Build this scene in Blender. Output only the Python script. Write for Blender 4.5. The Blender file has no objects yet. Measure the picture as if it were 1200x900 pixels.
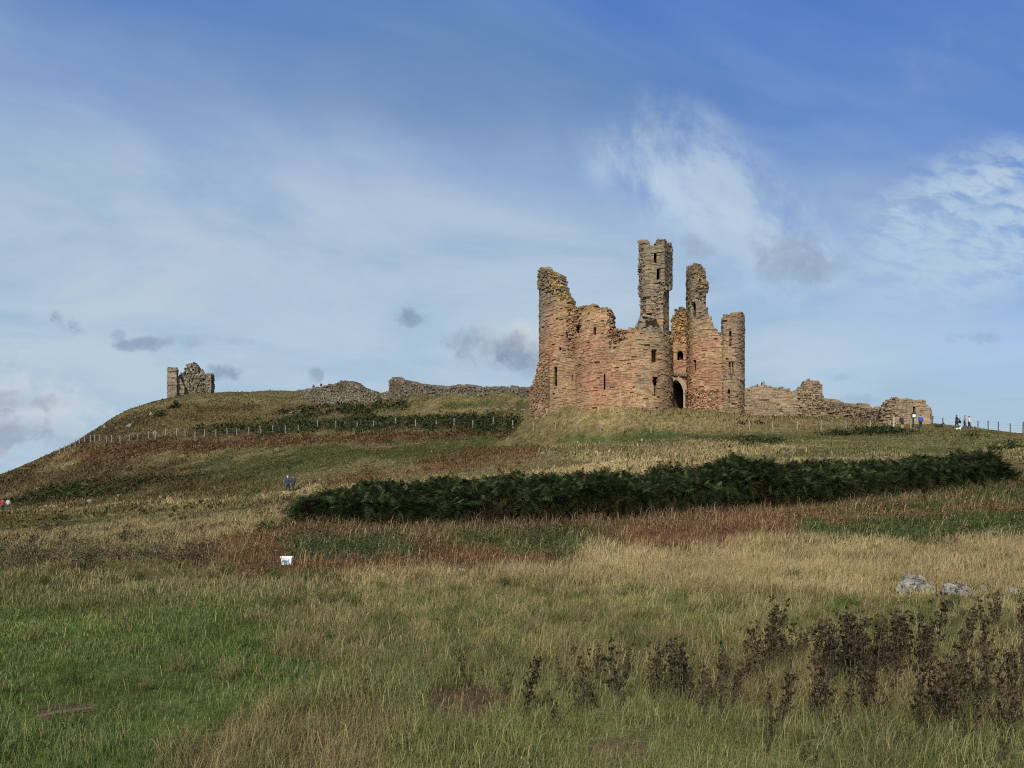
import bpy, math, random
import numpy as np
from mathutils import Vector, Matrix
random.seed(7)
RNG = np.random.default_rng(11)
S = bpy.context.scene
COL = S.collection
F = 900.0            # focal length in photo pixels (1200 wide)
HOR = 600.0          # eye level row
EYE = 1.6
R = math.radians

# ------------------------------------------------------------------ helpers
def link(o):
    COL.objects.link(o); return o
def tag(o, label=None, cat=None, group=None, kind=None):
    if label: o['label'] = label
    if cat: o['category'] = cat
    if group: o['group'] = group
    if kind: o['kind'] = kind
    return o
def empty(name, loc, label=None, cat=None, group=None, rz=0):
    o = link(bpy.data.objects.new(name, None)); o.location = loc; o.rotation_euler = (0, 0, rz)
    o.empty_display_size = 0.3
    return tag(o, label, cat, group)
def np_mesh(name, V, faces_list, cols=None, mats=None, smooth=False, fmat=None):
    """V (n,3); faces_list: list of int arrays (m,k)."""
    me = bpy.data.meshes.new(name)
    V = np.asarray(V, dtype=np.float32)
    me.vertices.add(len(V)); me.vertices.foreach_set('co', V.ravel())
    idx = np.concatenate([f.ravel() for f in faces_list]).astype(np.int32)
    tot = np.concatenate([np.full(len(f), f.shape[1], dtype=np.int32) for f in faces_list])
    st = np.concatenate([[0], np.cumsum(tot)[:-1]]).astype(np.int32)
    me.loops.add(len(idx)); me.loops.foreach_set('vertex_index', idx)
    me.polygons.add(len(tot)); me.polygons.foreach_set('loop_start', st)
    me.polygons.foreach_set('use_smooth', np.full(len(tot), bool(smooth)))
    for m in (mats or []): me.materials.append(m)
    if fmat is not None: me.polygons.foreach_set('material_index', np.asarray(fmat, dtype=np.int32))
    me.update(calc_edges=True)
    if cols is not None:
        c = np.ones((len(V), 4), dtype=np.float32); c[:, :3] = cols
        a = me.color_attributes.new('Col', 'FLOAT_COLOR', 'POINT')
        a.data.foreach_set('color', c.ravel())
    return me
def obj(name, me, parent=None):
    o = link(bpy.data.objects.new(name, me))
    if parent: o.parent = parent
    return o
class MB:
    """collects simple shapes into one mesh (coordinates local to the thing)"""
    def __init__(s): s.v = []; s.f = []
    def add(s, v, f):
        n = len(s.v); s.v += [tuple(p) for p in v]; s.f += [tuple(i + n for i in q) for q in f]; return s
    def box(s, c, d, rz=0.0, tilt=None, taper=1.0):
        m = Matrix.Rotation(rz, 3, 'Z')
        if tilt: m = m @ Matrix.Rotation(tilt[0], 3, 'X') @ Matrix.Rotation(tilt[1], 3, 'Y')
        v = []
        for z in (-.5, .5):
            k = taper if z > 0 else 1
            for x, y in ((-.5, -.5), (.5, -.5), (.5, .5), (-.5, .5)):
                v.append(Vector(c) + m @ Vector((x*d[0]*k, y*d[1]*k, z*d[2])))
        return s.add(v, [(3,2,1,0),(4,5,6,7),(0,1,5,4),(1,2,6,5),(2,3,7,6),(3,0,4,7)])
    def tube(s, pts, rad, n=6):
        pts = [Vector(p) for p in pts]
        if not hasattr(rad, '__len__'): rad = [rad]*len(pts)
        v = []; f = []
        for i, p in enumerate(pts):
            t = (pts[min(i+1, len(pts)-1)] - pts[max(i-1, 0)]).normalized()
            a = t.cross(Vector((0,0,1)) if abs(t.z) < .9 else Vector((1,0,0))).normalized(); b = t.cross(a)
            for k in range(n):
                w = 2*math.pi*k/n; v.append(p + (a*math.cos(w) + b*math.sin(w))*rad[i])
        for i in range(len(pts)-1):
            for k in range(n):
                f.append((i*n+k, i*n+(k+1)%n, (i+1)*n+(k+1)%n, (i+1)*n+k))
        f.append(tuple(range(n))[::-1]); f.append(tuple((len(pts)-1)*n+k for k in range(n)))
        return s.add(v, f)
    def ball(s, c, r, nu=10, nv=7):
        v = []; f = []
        for j in range(nv+1):
            th = math.pi*j/nv
            for i in range(nu):
                ph = 2*math.pi*i/nu
                v.append((c[0]+r[0]*math.sin(th)*math.cos(ph), c[1]+r[1]*math.sin(th)*math.sin(ph), c[2]+r[2]*math.cos(th)))
        for j in range(nv):
            for i in range(nu):
                f.append((j*nu+i, (j+1)*nu+i, (j+1)*nu+(i+1)%nu, j*nu+(i+1)%nu))
        return s.add(v, f)
    def build(s, name, mat, parent=None, smooth=False):
        me = bpy.data.meshes.new(name); me.from_pydata(s.v, [], s.f); me.materials.append(mat)
        if smooth: me.polygons.foreach_set('use_smooth', [True]*len(me.polygons))
        me.update(); return obj(name, me, parent)

def hsh(ix, iy, seed):
    with np.errstate(over='ignore'):
        n = (ix.astype(np.int64)*374761393 + iy.astype(np.int64)*668265263 + seed*974711) & 0x7fffffff
        n = ((n ^ (n >> 13))*1274126177) & 0x7fffffff
        return ((n ^ (n >> 16)) & 0xffff)/65535.0
def vnoise(x, y, seed=0):
    x = np.asarray(x, float); y = np.asarray(y, float)
    ix = np.floor(x); iy = np.floor(y); fx = x-ix; fy = y-iy
    fx = fx*fx*(3-2*fx); fy = fy*fy*(3-2*fy)
    a = hsh(ix, iy, seed); b = hsh(ix+1, iy, seed); c = hsh(ix, iy+1, seed); d = hsh(ix+1, iy+1, seed)
    return (a*(1-fx)+b*fx)*(1-fy) + (c*(1-fx)+d*fx)*fy
def fbm(x, y, seed=0, o=4):
    s = 0; a = .5
    for k in range(o):
        s = s + a*vnoise(x*2**k, y*2**k, seed+k*17); a *= .5
    return s/(1-.5**o)          # 0..1

# ------------------------------------------------------------------ materials
def new_mat(name):
    m = bpy.data.materials.new(name); m.use_nodes = True
    nt = m.node_tree; nt.nodes.clear(); return m, nt
def N(nt, t, **kw):
    n = nt.nodes.new(t)
    for k, v in kw.items(): setattr(n, k, v)
    return n
def plain(name, col, rough=.8, metal=0.0, noise=.25, scale=6.0, bump=0.0):
    m, nt = new_mat(name)
    out = N(nt, 'ShaderNodeOutputMaterial'); b = N(nt, 'ShaderNodeBsdfPrincipled')
    b.inputs['Roughness'].default_value = rough; b.inputs['Metallic'].default_value = metal
    tc = N(nt, 'ShaderNodeTexCoord'); nz = N(nt, 'ShaderNodeTexNoise'); nz.inputs['Scale'].default_value = scale
    nz.inputs['Detail'].default_value = 5
    nt.links.new(tc.outputs['Object'], nz.inputs['Vector'])
    mr = N(nt, 'ShaderNodeMapRange'); mr.inputs[1].default_value = .25; mr.inputs[2].default_value = .75
    mr.inputs[3].default_value = 1-noise; mr.inputs[4].default_value = 1+noise
    nt.links.new(nz.outputs['Fac'], mr.inputs[0])
    mx = N(nt, 'ShaderNodeMix', data_type='RGBA', blend_type='MULTIPLY'); mx.inputs[0].default_value = 1
    mx.inputs[6].default_value = (*col, 1); nt.links.new(mr.outputs[0], mx.inputs[7])
    nt.links.new(mx.outputs[2], b.inputs['Base Color'])
    if bump:
        bp = N(nt, 'ShaderNodeBump'); bp.inputs['Strength'].default_value = bump; bp.inputs['Distance'].default_value = .05
        nt.links.new(nz.outputs['Fac'], bp.inputs['Height']); nt.links.new(bp.outputs[0], b.inputs['Normal'])
    nt.links.new(b.outputs[0], out.inputs[0]); return m
def leafy(name, trans=.3, rough=.7, up=0.0):
    """vertex-colour foliage: diffuse with some light coming through"""
    m, nt = new_mat(name)
    out = N(nt, 'ShaderNodeOutputMaterial'); at = N(nt, 'ShaderNodeAttribute', attribute_name='Col')
    d = N(nt, 'ShaderNodeBsdfDiffuse'); t = N(nt, 'ShaderNodeBsdfTranslucent'); mx = N(nt, 'ShaderNodeMixShader')
    mx.inputs[0].default_value = trans
    if up:
        ge = N(nt, 'ShaderNodeNewGeometry'); va = N(nt, 'ShaderNodeVectorMath', operation='ADD'); va.inputs[1].default_value = (0, 0, up)
        vn_ = N(nt, 'ShaderNodeVectorMath', operation='NORMALIZE')
        nt.links.new(ge.outputs['Normal'], va.inputs[0]); nt.links.new(va.outputs[0], vn_.inputs[0]); nt.links.new(vn_.outputs[0], d.inputs['Normal'])
    nt.links.new(at.outputs['Color'], d.inputs[0]); nt.links.new(at.outputs['Color'], t.inputs[0])
    nt.links.new(d.outputs[0], mx.inputs[1]); nt.links.new(t.outputs[0], mx.inputs[2]); nt.links.new(mx.outputs[0], out.inputs[0])
    return m
def stone_mat(name, scale=1.0):
    m, nt = new_mat(name)
    out = N(nt, 'ShaderNodeOutputMaterial'); b = N(nt, 'ShaderNodeBsdfPrincipled'); b.inputs['Roughness'].default_value = .95
    b.inputs['Specular IOR Level'].default_value = .15
    at = N(nt, 'ShaderNodeAttribute', attribute_name='Col'); tc = N(nt, 'ShaderNodeTexCoord')
    n1 = N(nt, 'ShaderNodeTexNoise'); n1.inputs['Scale'].default_value = 2.6*scale; n1.inputs['Detail'].default_value = 9; n1.inputs['Roughness'].default_value = .7
    n2 = N(nt, 'ShaderNodeTexNoise'); n2.inputs['Scale'].default_value = .22*scale; n2.inputs['Detail'].default_value = 5
    for n in (n1, n2): nt.links.new(tc.outputs['Object'], n.inputs['Vector'])
    r1 = N(nt, 'ShaderNodeMapRange'); r1.inputs[1].default_value = .3; r1.inputs[2].default_value = .7; r1.inputs[3].default_value = .62; r1.inputs[4].default_value = 1.3
    r2 = N(nt, 'ShaderNodeMapRange'); r2.inputs[1].default_value = .35; r2.inputs[2].default_value = .65; r2.inputs[3].default_value = .82; r2.inputs[4].default_value = 1.12
    nt.links.new(n1.outputs['Fac'], r1.inputs[0]); nt.links.new(n2.outputs['Fac'], r2.inputs[0])
    mu = N(nt, 'ShaderNodeMath', operation='MULTIPLY'); nt.links.new(r1.outputs[0], mu.inputs[0]); nt.links.new(r2.outputs[0], mu.inputs[1])
    mx = N(nt, 'ShaderNodeMix', data_type='RGBA', blend_type='MULTIPLY'); mx.inputs[0].default_value = 1
    nt.links.new(at.outputs['Color'], mx.inputs[6]); nt.links.new(mu.outputs[0], mx.inputs[7])
    nt.links.new(mx.outputs[2], b.inputs['Base Color'])
    bp = N(nt, 'ShaderNodeBump'); bp.inputs['Strength'].default_value = .8; bp.inputs['Distance'].default_value = .12
    nt.links.new(n1.outputs['Fac'], bp.inputs['Height']); nt.links.new(bp.outputs[0], b.inputs['Normal'])
    nt.links.new(b.outputs[0], out.inputs[0]); return m
M_STONE = stone_mat('masonry_stone')
M_SHADED_STONE = plain('shaded_inner_stone', (.06, .05, .04), .95, noise=.4, scale=2, bump=.5)  # stone colour darkened to stand in for unlit rooms behind the openings
M_GRASS = leafy('grass_blades', .3, up=.9)
M_FERN = leafy('fern_leaf', .22)
M_WEED = leafy('dry_weed', .12)
M_WOOD = plain('weathered_wood', (.36, .33, .28), .9, noise=.35, scale=9, bump=.4)
M_WIRE = plain('galvanised_wire', (.3, .3, .3), .5, .6)

# ------------------------------------------------------------------ terrain
# survey: (bearing column, elevation row, distance north) of points on the ground
CP = []
def cp(*a):
    for p in a: CP.append(((p[0]-600)/F*p[2], p[2], EYE+(HOR-p[1])/F*p[2]))
# near field, level
for Y in (2., 5., 9., 14.):
    for u in (-.9, -.3, .3, .9): CP.append((u*Y, Y, 0.0))
CP += [(-6, 1, 0), (6, 1, 0), (0, -12, -.3), (-25, -10, -.5), (25, -10, .3), (-60, -60, -2), (60, -60, -1), (0, -70, -2),
       (-90, 10, -2.5), (90, 10, 1.5), (-60, 25, -1.2), (60, 20, 1.2)]
cp((0,672,20),(336,661,20),(600,668,20),(800,668,20),(1000,664,20),(1200,662,20),(1500,655,20),(-300,672,20))
cp((350,616,30),(450,613,29.5),(650,611,31),(800,601,33),(950,590,35.5),(1100,578,39),(1190,571,42),(1450,565,42))
cp((0,640,38),(150,628,40),(250,612,44),(-250,640,40))
cp((450,585,42),(650,578,44),(800,566,46),(950,557,48),(1100,550,50),(1190,540,54),(1450,540,55))
cp((500,566,68),(640,551,66),(800,541,62),(1000,531,62),(1100,522,68),(1190,517,70),(1350,520,70))
cp((0,600,105),(80,596,97),(150,591,90),(250,584,84),(338,577,79),(-150,605,110),(-400,610,90))
cp((0,587,128),(100,575,118),(200,562,112),(300,548,106),(400,532,103),(500,529,96),(600,524,90),(700,520,84),(800,516,80),(900,513,78),(1000,512,80))
cp((100,518,150),(161,515,146),(277,510,141),(349,506,138),(437,503,132),(511,501.5,126),(601,503.5,118),(651,504.5,110),(704,507,104),(800,506,98),(878,504.5,94),(960,504.5,92),(1030,503,91))
cp((0,571,172),(40,551,172),(70,532,172),(108,508,174),(150,481,186),(197,468,206),(222,463,214),(250,462,214),(300,460.5,210),(340,459,204))
cp((370,473,182),(420,473,176),(445,472,170),(480,464,166),(540,461,152),(600,459,138),(622,463,124))
cp((300,480,178),(400,486,160),(500,481,148),(560,477,138),(600,478,130),(640,478,115))
cp((660,472.5,112),(700,476,108.5),(750,477.5,106),(790,479.5,106.5),(840,482.5,105.5),(872,486,110),(700,490,106),(800,492,102),(900,489,108),(960,490,108),(1000,492,106),(960,497,99))
cp((795,484.5,111),(795,489,117),(760,486,116),(830,489,114))
cp((1040,495,99),(1062,496.5,97),(1090,496.5,97.5),(1059,503,90),(1078,502,90.5),(1105,499,95),(1123,504,92),(1150,504.5,90),(1175,506.5,88),(1200,508.5,86),(1300,520,84))
# the ground falls away behind the ridge
cp((1100,520,125),(1200,540,130),(900,500,140),(1000,505,140),(1400,560,120))
cp((620,478,160),(500,475,200),(350,475,240),(250,472,240),(197,482,232),(150,505,225),(108,530,215),(70,555,215),(0,590,215),(750,485,150),(-100,598,190),(-300,602,160))
CP = np.array(CP)
def tps_fit(P):
    n = len(P); X = P[:, :2]/100.0
    d2 = ((X[:, None]-X[None])**2).sum(-1); K = .5*d2*np.log(d2+1e-12)
    K += np.eye(n)*2e-5
    A = np.zeros((n+3, n+3)); A[:n, :n] = K; A[:n, n] = 1; A[:n, n+1:] = X; A[n, :n] = 1; A[n+1:, :n] = X.T
    return X, np.linalg.solve(A, np.concatenate([P[:, 2], np.zeros(3)]))
TX, TW = tps_fit(CP)
def sstep(a, b, x):
    t = np.clip((x-a)/(b-a), 0, 1); return t*t*(3-2*t)
def H0(x, y):
    x = np.atleast_1d(np.asarray(x, float)); y = np.atleast_1d(np.asarray(y, float))
    out = np.empty(len(x)); n = len(TX)
    for s in range(0, len(x), 40000):
        a = np.stack([x[s:s+40000], y[s:s+40000]], -1)/100.0
        d2 = (a[:, None, 0]-TX[None, :, 0])**2 + (a[:, None, 1]-TX[None, :, 1])**2
        out[s:s+40000] = (.5*d2*np.log(d2+1e-12)) @ TW[:n] + TW[n] + a @ TW[n+1:]
    r = np.hypot(x, y)
    far = sstep(210, 420, r)
    return np.clip(out, -8, 60)*(1-far) - 30*far
def HB(x, y):
    """ground bumps"""
    r = np.hypot(x, y); k = np.clip(r/60, .12, 1.0)
    b = (fbm(x/7.0, y/7.0, 3, 4)-.5)*.75*k + (fbm(x/1.6, y/1.6, 9, 3)-.5)*.16*np.clip(r/20, .5, 1.6)
    return b
# polar sheet: fine in front, coarse behind, out past the shore
RN, R0, R1 = 640, .6, 760.0
rad = R0*(R1/R0)**(np.arange(RN)/(RN-1))
az_f = np.radians(np.linspace(-57, 57, 1060)); az_b = np.radians(np.linspace(57, 303, 82))[1:-1]
az = np.concatenate([az_f, az_b]); AN = len(az)
AA, RR = np.meshgrid(az, rad)                     # rows = radius
GX = (np.sin(AA)*RR).ravel(); GY = (np.cos(AA)*RR).ravel()
GZ0 = H0(GX, GY); GZ = GZ0 + HB(GX, GY)
GZ_grid = GZ.reshape(RN, AN); 
AF = len(az_f)
def gidx(x, y):
    r = np.hypot(x, y); a = np.arctan2(x, y)
    fi = np.clip(np.log(r/R0)/math.log(R1/R0)*(RN-1), 0, RN-1.001)
    fj = np.clip((a-az_f[0])/(az_f[-1]-az_f[0])*(AF-1), 0, AF-1.001)
    return fi, fj
def H(x, y):
    sc = np.isscalar(x)
    x = np.atleast_1d(np.asarray(x, float)); y = np.atleast_1d(np.asarray(y, float))
    fi, fj = gidx(x, y); i = fi.astype(int); j = fj.astype(int); u = fi-i; v = fj-j
    z = (GZ_grid[i, j]*(1-v)+GZ_grid[i, j+1]*v)*(1-u) + (GZ_grid[i+1, j]*(1-v)+GZ_grid[i+1, j+1]*v)*u
    return float(z[0]) if sc else z
def hit(px, py, y0=3.0, y1=240.0):
    """first ground point along a bearing and elevation"""
    ys = np.exp(np.linspace(math.log(y0), math.log(y1), 1500)); xs = (px-600)/F*ys
    zr = EYE+(HOR-py)/F*ys; d = H(xs, ys)-zr
    k = np.nonzero(d >= 0)[0]
    i = k[0] if len(k) else int(np.argmax(d))
    return Vector((xs[i], ys[i], float(H(xs[i], ys[i]))))

# ------------------------------------------------------------------ vegetation map
# layers of plant cover: (polygon in survey rows/columns, edge softness, colour, cover id)
MIX, LUSH, TAN, RUST, NETTLE, DARK, SOIL, MEADOW = range(8)
LAYERS = [
 # hill
 ([(-300,400),(1300,400),(1300,600),(640,560),(500,566),(340,577),(150,590),(-300,604)], 5, (.135,.112,.05), MEADOW),
 ([(-50,600),(60,535),(110,505),(150,482),(300,470),(330,500),(330,512),(60,545),(260,545),(380,570),(150,590)], 8, (.098,.072,.034), MIX),
 ([(190,485),(330,478),(330,498),(150,512)], 4, (.14,.105,.048), TAN),
 ([(480,466),(620,458),(655,468),(600,476),(480,478)], 3, (.15,.125,.052), MEADOW),
 ([(40,545),(100,521),(330,511),(600,505),(618,512),(520,517),(330,523),(200,531)], 3, (.095,.052,.028), RUST),
 ([(190,552),(260,535),(340,524),(480,519),(640,514),(650,521),(560,531),(430,541),(340,559),(240,563)], 5, (.062,.068,.026), MEADOW),
 ([(0,590),(60,575),(150,565),(220,560),(120,578),(60,588)], 4, (.06,.045,.024), DARK),
 ([(-30,560),(60,548),(180,545),(240,551),(120,560),(0,575)], 4, (.075,.055,.028), MIX),
 ([(390,566),(440,553),(500,540),(560,531),(630,527),(615,535),(550,544),(470,556),(420,567)], 4, (.14,.08,.042), RUST),
 ([(230,503),(330,498),(470,492),(540,486),(612,491),(616,503),(500,501),(330,507),(240,509)], 3, (.055,.058,.023), DARK),
 ([(330,487),(390,480),(470,475),(480,481),(400,487),(340,493)], 3, (.06,.06,.025), DARK),
 ([(430,482),(560,479),(590,484),(470,490)], 3, (.16,.13,.055), MEADOW),
 ([(520,476),(650,464),(660,471),(600,478)], 3, (.06,.065,.025), MEADOW),
 ([(642,480),(870,480),(1045,490),(1040,503),(870,505),(700,505),(640,500)], 3, (.20,.155,.068), TAN),
 ([(640,508),(860,506),(1045,504),(1250,505),(1300,530),(1190,533),(1000,540),(880,548),(800,530),(640,520)], 4, (.135,.125,.05), MEADOW),
 ([(640,513),(800,508),(960,510),(960,515),(800,518),(640,522)], 2, (.062,.078,.027), LUSH),
 ([(640,527),(760,521),(900,518),(960,524),(880,532),(700,545)], 4, (.29,.235,.11), TAN),
 ([(940,540),(1050,525),(1200,520),(1200,527),(1080,537)], 3, (.088,.10,.034), LUSH),
 ([(860,545),(960,535),(1080,531),(1200,526),(1200,534),(1000,540)], 3, (.25,.21,.095), TAN),
 # path and strip of pale grass
 ([(-100,606),(0,598),(150,590),(340,577),(480,567),(640,548),(820,535),(880,545),(660,566),(450,574),(340,584),(150,596),(0,603)], 3, (.36,.27,.13), TAN),
 # left mid
 ([(-200,606),(150,598),(340,586),(345,606),(250,640),(190,660),(-200,672)], 4, (.19,.15,.065), TAN),
 ([(-100,608),(120,606),(300,595),(340,595),(300,604),(120,622),(-100,628)], 4, (.10,.095,.037), MEADOW),
 ([(-100,645),(100,638),(230,640),(200,668),(-100,672)], 6, (.105,.085,.04), MIX),
 # below the thicket
 ([(330,612),(650,605),(950,588),(1200,565),(1400,565),(1400,640),(960,645),(640,668),(330,665)], 4, (.085,.062,.03), RUST),
 ([(185,658),(235,636),(300,622),(345,618),(430,632),(340,640),(340,654),(480,656),(560,640),(640,648),(668,664),(570,668),(450,674),(320,684),(195,672)], 4, (.13,.066,.036), RUST),
 ([(335,640),(345,632),(470,630),(490,650),(420,656),(345,655)], 3, (.05,.068,.026), NETTLE),
 ([(520,628),(600,620),(660,622),(735,640),(720,652),(620,646),(540,640)], 4, (.06,.075,.028), NETTLE),
 ([(700,622),(760,606),(860,597),(960,590),(965,612),(930,640),(820,645),(740,648)], 4, (.13,.066,.036), RUST),
 ([(920,622),(960,605),(1040,590),(1210,572),(1300,580),(1300,632),(1120,636),(1020,645),(960,640)], 4, (.052,.07,.026), NETTLE),
 ([(960,606),(1060,596),(1200,592),(1200,598),(1050,606),(970,613)], 3, (.15,.075,.038), RUST),
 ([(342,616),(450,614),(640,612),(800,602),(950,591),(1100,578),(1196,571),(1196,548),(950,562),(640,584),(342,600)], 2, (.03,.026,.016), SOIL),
 # pale band of long grass
 ([(640,662),(700,650),(820,645),(960,638),(1120,634),(1400,630),(1400,705),(1200,700),(900,700),(760,690),(640,692),(430,690),(380,676),(500,672)], 5, (.30,.225,.105), TAN),
 ([(380,690),(640,690),(900,698),(1250,700),(1250,760),(900,770),(700,750),(560,780),(380,760)], 9, (.168,.16,.06), MIX),
 # near field
 ([(-300,690),(100,684),(300,690),(345,720),(320,770),(380,800),(330,840),(240,920),(-300,1000)], 14, (.085,.115,.03), LUSH),
 ([(-200,672),(200,674),(330,684),(380,700),(200,715),(-200,700)], 6, (.105,.11,.038), MEADOW),
 ([(330,840),(460,800),(620,800),(860,830),(1250,850),(1250,1100),(200,1100)], 14, (.135,.145,.048), MEADOW),
 ([(230,880),(330,830),(430,850),(400,940),(230,960)], 14, (.15,.125,.05), MIX),
 ([(505,818),(540,806),(590,812),(596,826),(560,838),(515,835)], 3, (.10,.068,.038), SOIL),
 ([(700,875),(740,868),(752,885),(710,892)], 4, (.13,.095,.05), SOIL),
 ([(46,836),(75,827),(105,828),(85,838),(52,844)], 1.5, (.11,.075,.045), SOIL),
]
def polydist(P, x, y):
    """signed distance (inside positive) with rows stretched x2"""
    P = np.array(P, float); n = len(P); y = y*2; Q = P.copy(); Q[:, 1] *= 2
    d = np.full(len(x), 1e9); ins = np.zeros(len(x), bool)
    for i in range(n):
        ax, ay = Q[i]; bx, by = Q[(i+1) % n]; ex, ey = bx-ax, by-ay
        t = np.clip(((x-ax)*ex+(y-ay)*ey)/(ex*ex+ey*ey+1e-9), 0, 1)
        d = np.minimum(d, (x-ax-ex*t)**2 + (y-ay-ey*t)**2)
        c = ((ay > y) != (by > y)) & (x < (bx-ax)*(y-ay)/(by-ay+1e-12)+ax); ins ^= c
    return np.where(ins, 1, -1)*np.sqrt(d)
def cover(x, y, z0):
    yy = np.maximum(y, 1.0)
    u = 600+F*x/yy; v = HOR-F*(z0-EYE)/yy
    col = np.tile(np.array([.125, .11, .042]), (len(x), 1)); kind = np.full(len(x), MIX)
    n1 = fbm(x/6, y/6, 21, 4)-.5; n2 = fbm(x/1.3, y/1.3, 31, 3)-.5
    nn = (n1*3.6+n2*2.4)
    for P, soft, c, k in LAYERS:
        Pn = np.array(P); m = (u > Pn[:, 0].min()-80) & (u < Pn[:, 0].max()+80) & (v > Pn[:, 1].min()-45) & (v < Pn[:, 1].max()+45)
        if not m.any(): continue
        soft = soft*1.7; d = polydist(P, u[m], v[m]) + nn[m]*soft*2.0
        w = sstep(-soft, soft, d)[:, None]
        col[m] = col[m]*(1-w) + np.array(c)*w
        km = kind[m]; km[d > 0] = k; kind[m] = km
    return col, kind
vis = np.zeros((RN, AN), bool); vis[:, :AF] = True; vis = vis.ravel()
GC = np.tile(np.array([.12, .105, .042]), (len(GX), 1)); GK = np.full(len(GX), MIX)
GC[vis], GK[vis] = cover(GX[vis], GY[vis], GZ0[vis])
GKg = GK.reshape(RN, AN); GCg = GC.reshape(RN, AN, 3)
def look(x, y):
    n = len(x); r = np.hypot(x, y); x = x*(1+RNG.normal(0, .012, n)); y = y*(1+RNG.normal(0, .03, n)*np.clip(1.3-r/120, .25, 1))
    fi, fj = gidx(x, y); i = np.rint(fi).astype(int); j = np.rint(fj).astype(int)
    return GCg[i, j], GKg[i, j]

def ground_material():
    m, nt = new_mat('turf'); out = N(nt, 'ShaderNodeOutputMaterial'); b = N(nt, 'ShaderNodeBsdfDiffuse')
    at = N(nt, 'ShaderNodeAttribute', attribute_name='Col'); ge = N(nt, 'ShaderNodeNewGeometry')
    prev = at.outputs['Color']
    for sc, lo, hi, det in ((1.1, .45, 1.5, 6), (.16, .7, 1.3, 4), (6.0, .6, 1.4, 4)):
        n = N(nt, 'ShaderNodeTexNoise'); n.inputs['Scale'].default_value = sc; n.inputs['Detail'].default_value = det; n.inputs['Roughness'].default_value = .65
        nt.links.new(ge.outputs['Position'], n.inputs['Vector'])
        r = N(nt, 'ShaderNodeMapRange'); r.inputs[1].default_value = .3; r.inputs[2].default_value = .7; r.inputs[3].default_value = lo; r.inputs[4].default_value = hi
        nt.links.new(n.outputs['Fac'], r.inputs[0])
        mx = N(nt, 'ShaderNodeMix', data_type='RGBA', blend_type='MULTIPLY'); mx.inputs[0].default_value = 1
        nt.links.new(prev, mx.inputs[6]); nt.links.new(r.outputs[0], mx.inputs[7]); prev = mx.outputs[2]
        last = n
    # dry straw flecks
    n = N(nt, 'ShaderNodeTexNoise'); n.inputs['Scale'].default_value = 2.3; n.inputs['Detail'].default_value = 7
    nt.links.new(ge.outputs['Position'], n.inputs['Vector'])
    r = N(nt, 'ShaderNodeMapRange'); r.inputs[1].default_value = .56; r.inputs[2].default_value = .66; nt.links.new(n.outputs['Fac'], r.inputs[0])
    r.inputs[4].default_value = .45
    mx = N(nt, 'ShaderNodeMix', data_type='RGBA'); mx.inputs[7].default_value = (.19, .145, .065, 1)
    nt.links.new(r.outputs[0], mx.inputs[0]); nt.links.new(prev, mx.inputs[6]); prev = mx.outputs[2]
    bp = N(nt, 'ShaderNodeBump'); bp.inputs['Strength'].default_value = 1; bp.inputs['Distance'].default_value = .25
    nb = N(nt, 'ShaderNodeTexNoise'); nb.inputs['Scale'].default_value = 1.4; nb.inputs['Detail'].default_value = 8; nb.inputs['Roughness'].default_value = .7
    nt.links.new(ge.outputs['Position'], nb.inputs['Vector']); nt.links.new(nb.outputs['Fac'], bp.inputs['Height'])
    nt.links.new(bp.outputs[0], b.inputs['Normal'])
    nt.links.new(prev, b.inputs[0]); nt.links.new(b.outputs[0], out.inputs[0]); return m
jj = np.arange(AN); a0 = (np.arange(RN-1)[:, None]*AN + jj[None]).ravel()
a1 = (np.arange(RN-1)[:, None]*AN + ((jj+1) % AN)[None]).ravel()
quads = np.stack([a0, a1, a1+AN, a0+AN], -1)[:, ::-1]
cen = np.array([[0, 0, float(H0(0., 0.)[0])]]); cv = len(GX)
tris = np.stack([np.full(AN, cv), (jj+1) % AN, jj], -1)
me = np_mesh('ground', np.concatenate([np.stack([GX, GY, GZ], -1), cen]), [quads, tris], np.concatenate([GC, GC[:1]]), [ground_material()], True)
ground = tag(obj('ground', me), kind='structure')

def sea_material():
    m, nt = new_mat('sea_water'); out = N(nt, 'ShaderNodeOutputMaterial'); b = N(nt, 'ShaderNodeBsdfPrincipled')
    b.inputs['Base Color'].default_value = (.03, .06, .08, 1); b.inputs['Roughness'].default_value = .25
    ge = N(nt, 'ShaderNodeNewGeometry'); n = N(nt, 'ShaderNodeTexNoise'); n.inputs['Scale'].default_value = .3; n.inputs['Detail'].default_value = 6
    bp = N(nt, 'ShaderNodeBump'); bp.inputs['Strength'].default_value = .5
    nt.links.new(ge.outputs['Position'], n.inputs['Vector']); nt.links.new(n.outputs['Fac'], bp.inputs['Height']); nt.links.new(bp.outputs[0], b.inputs['Normal'])
    nt.links.new(b.outputs[0], out.inputs[0]); return m
k = 96; ring = [(30000*math.cos(2*math.pi*i/k), 30000*math.sin(2*math.pi*i/k), -22) for i in range(k)]
mb = MB(); mb.add(ring, [tuple(range(k))]); sea = mb.build('sea', sea_material()); tag(sea, kind='structure')

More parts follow.
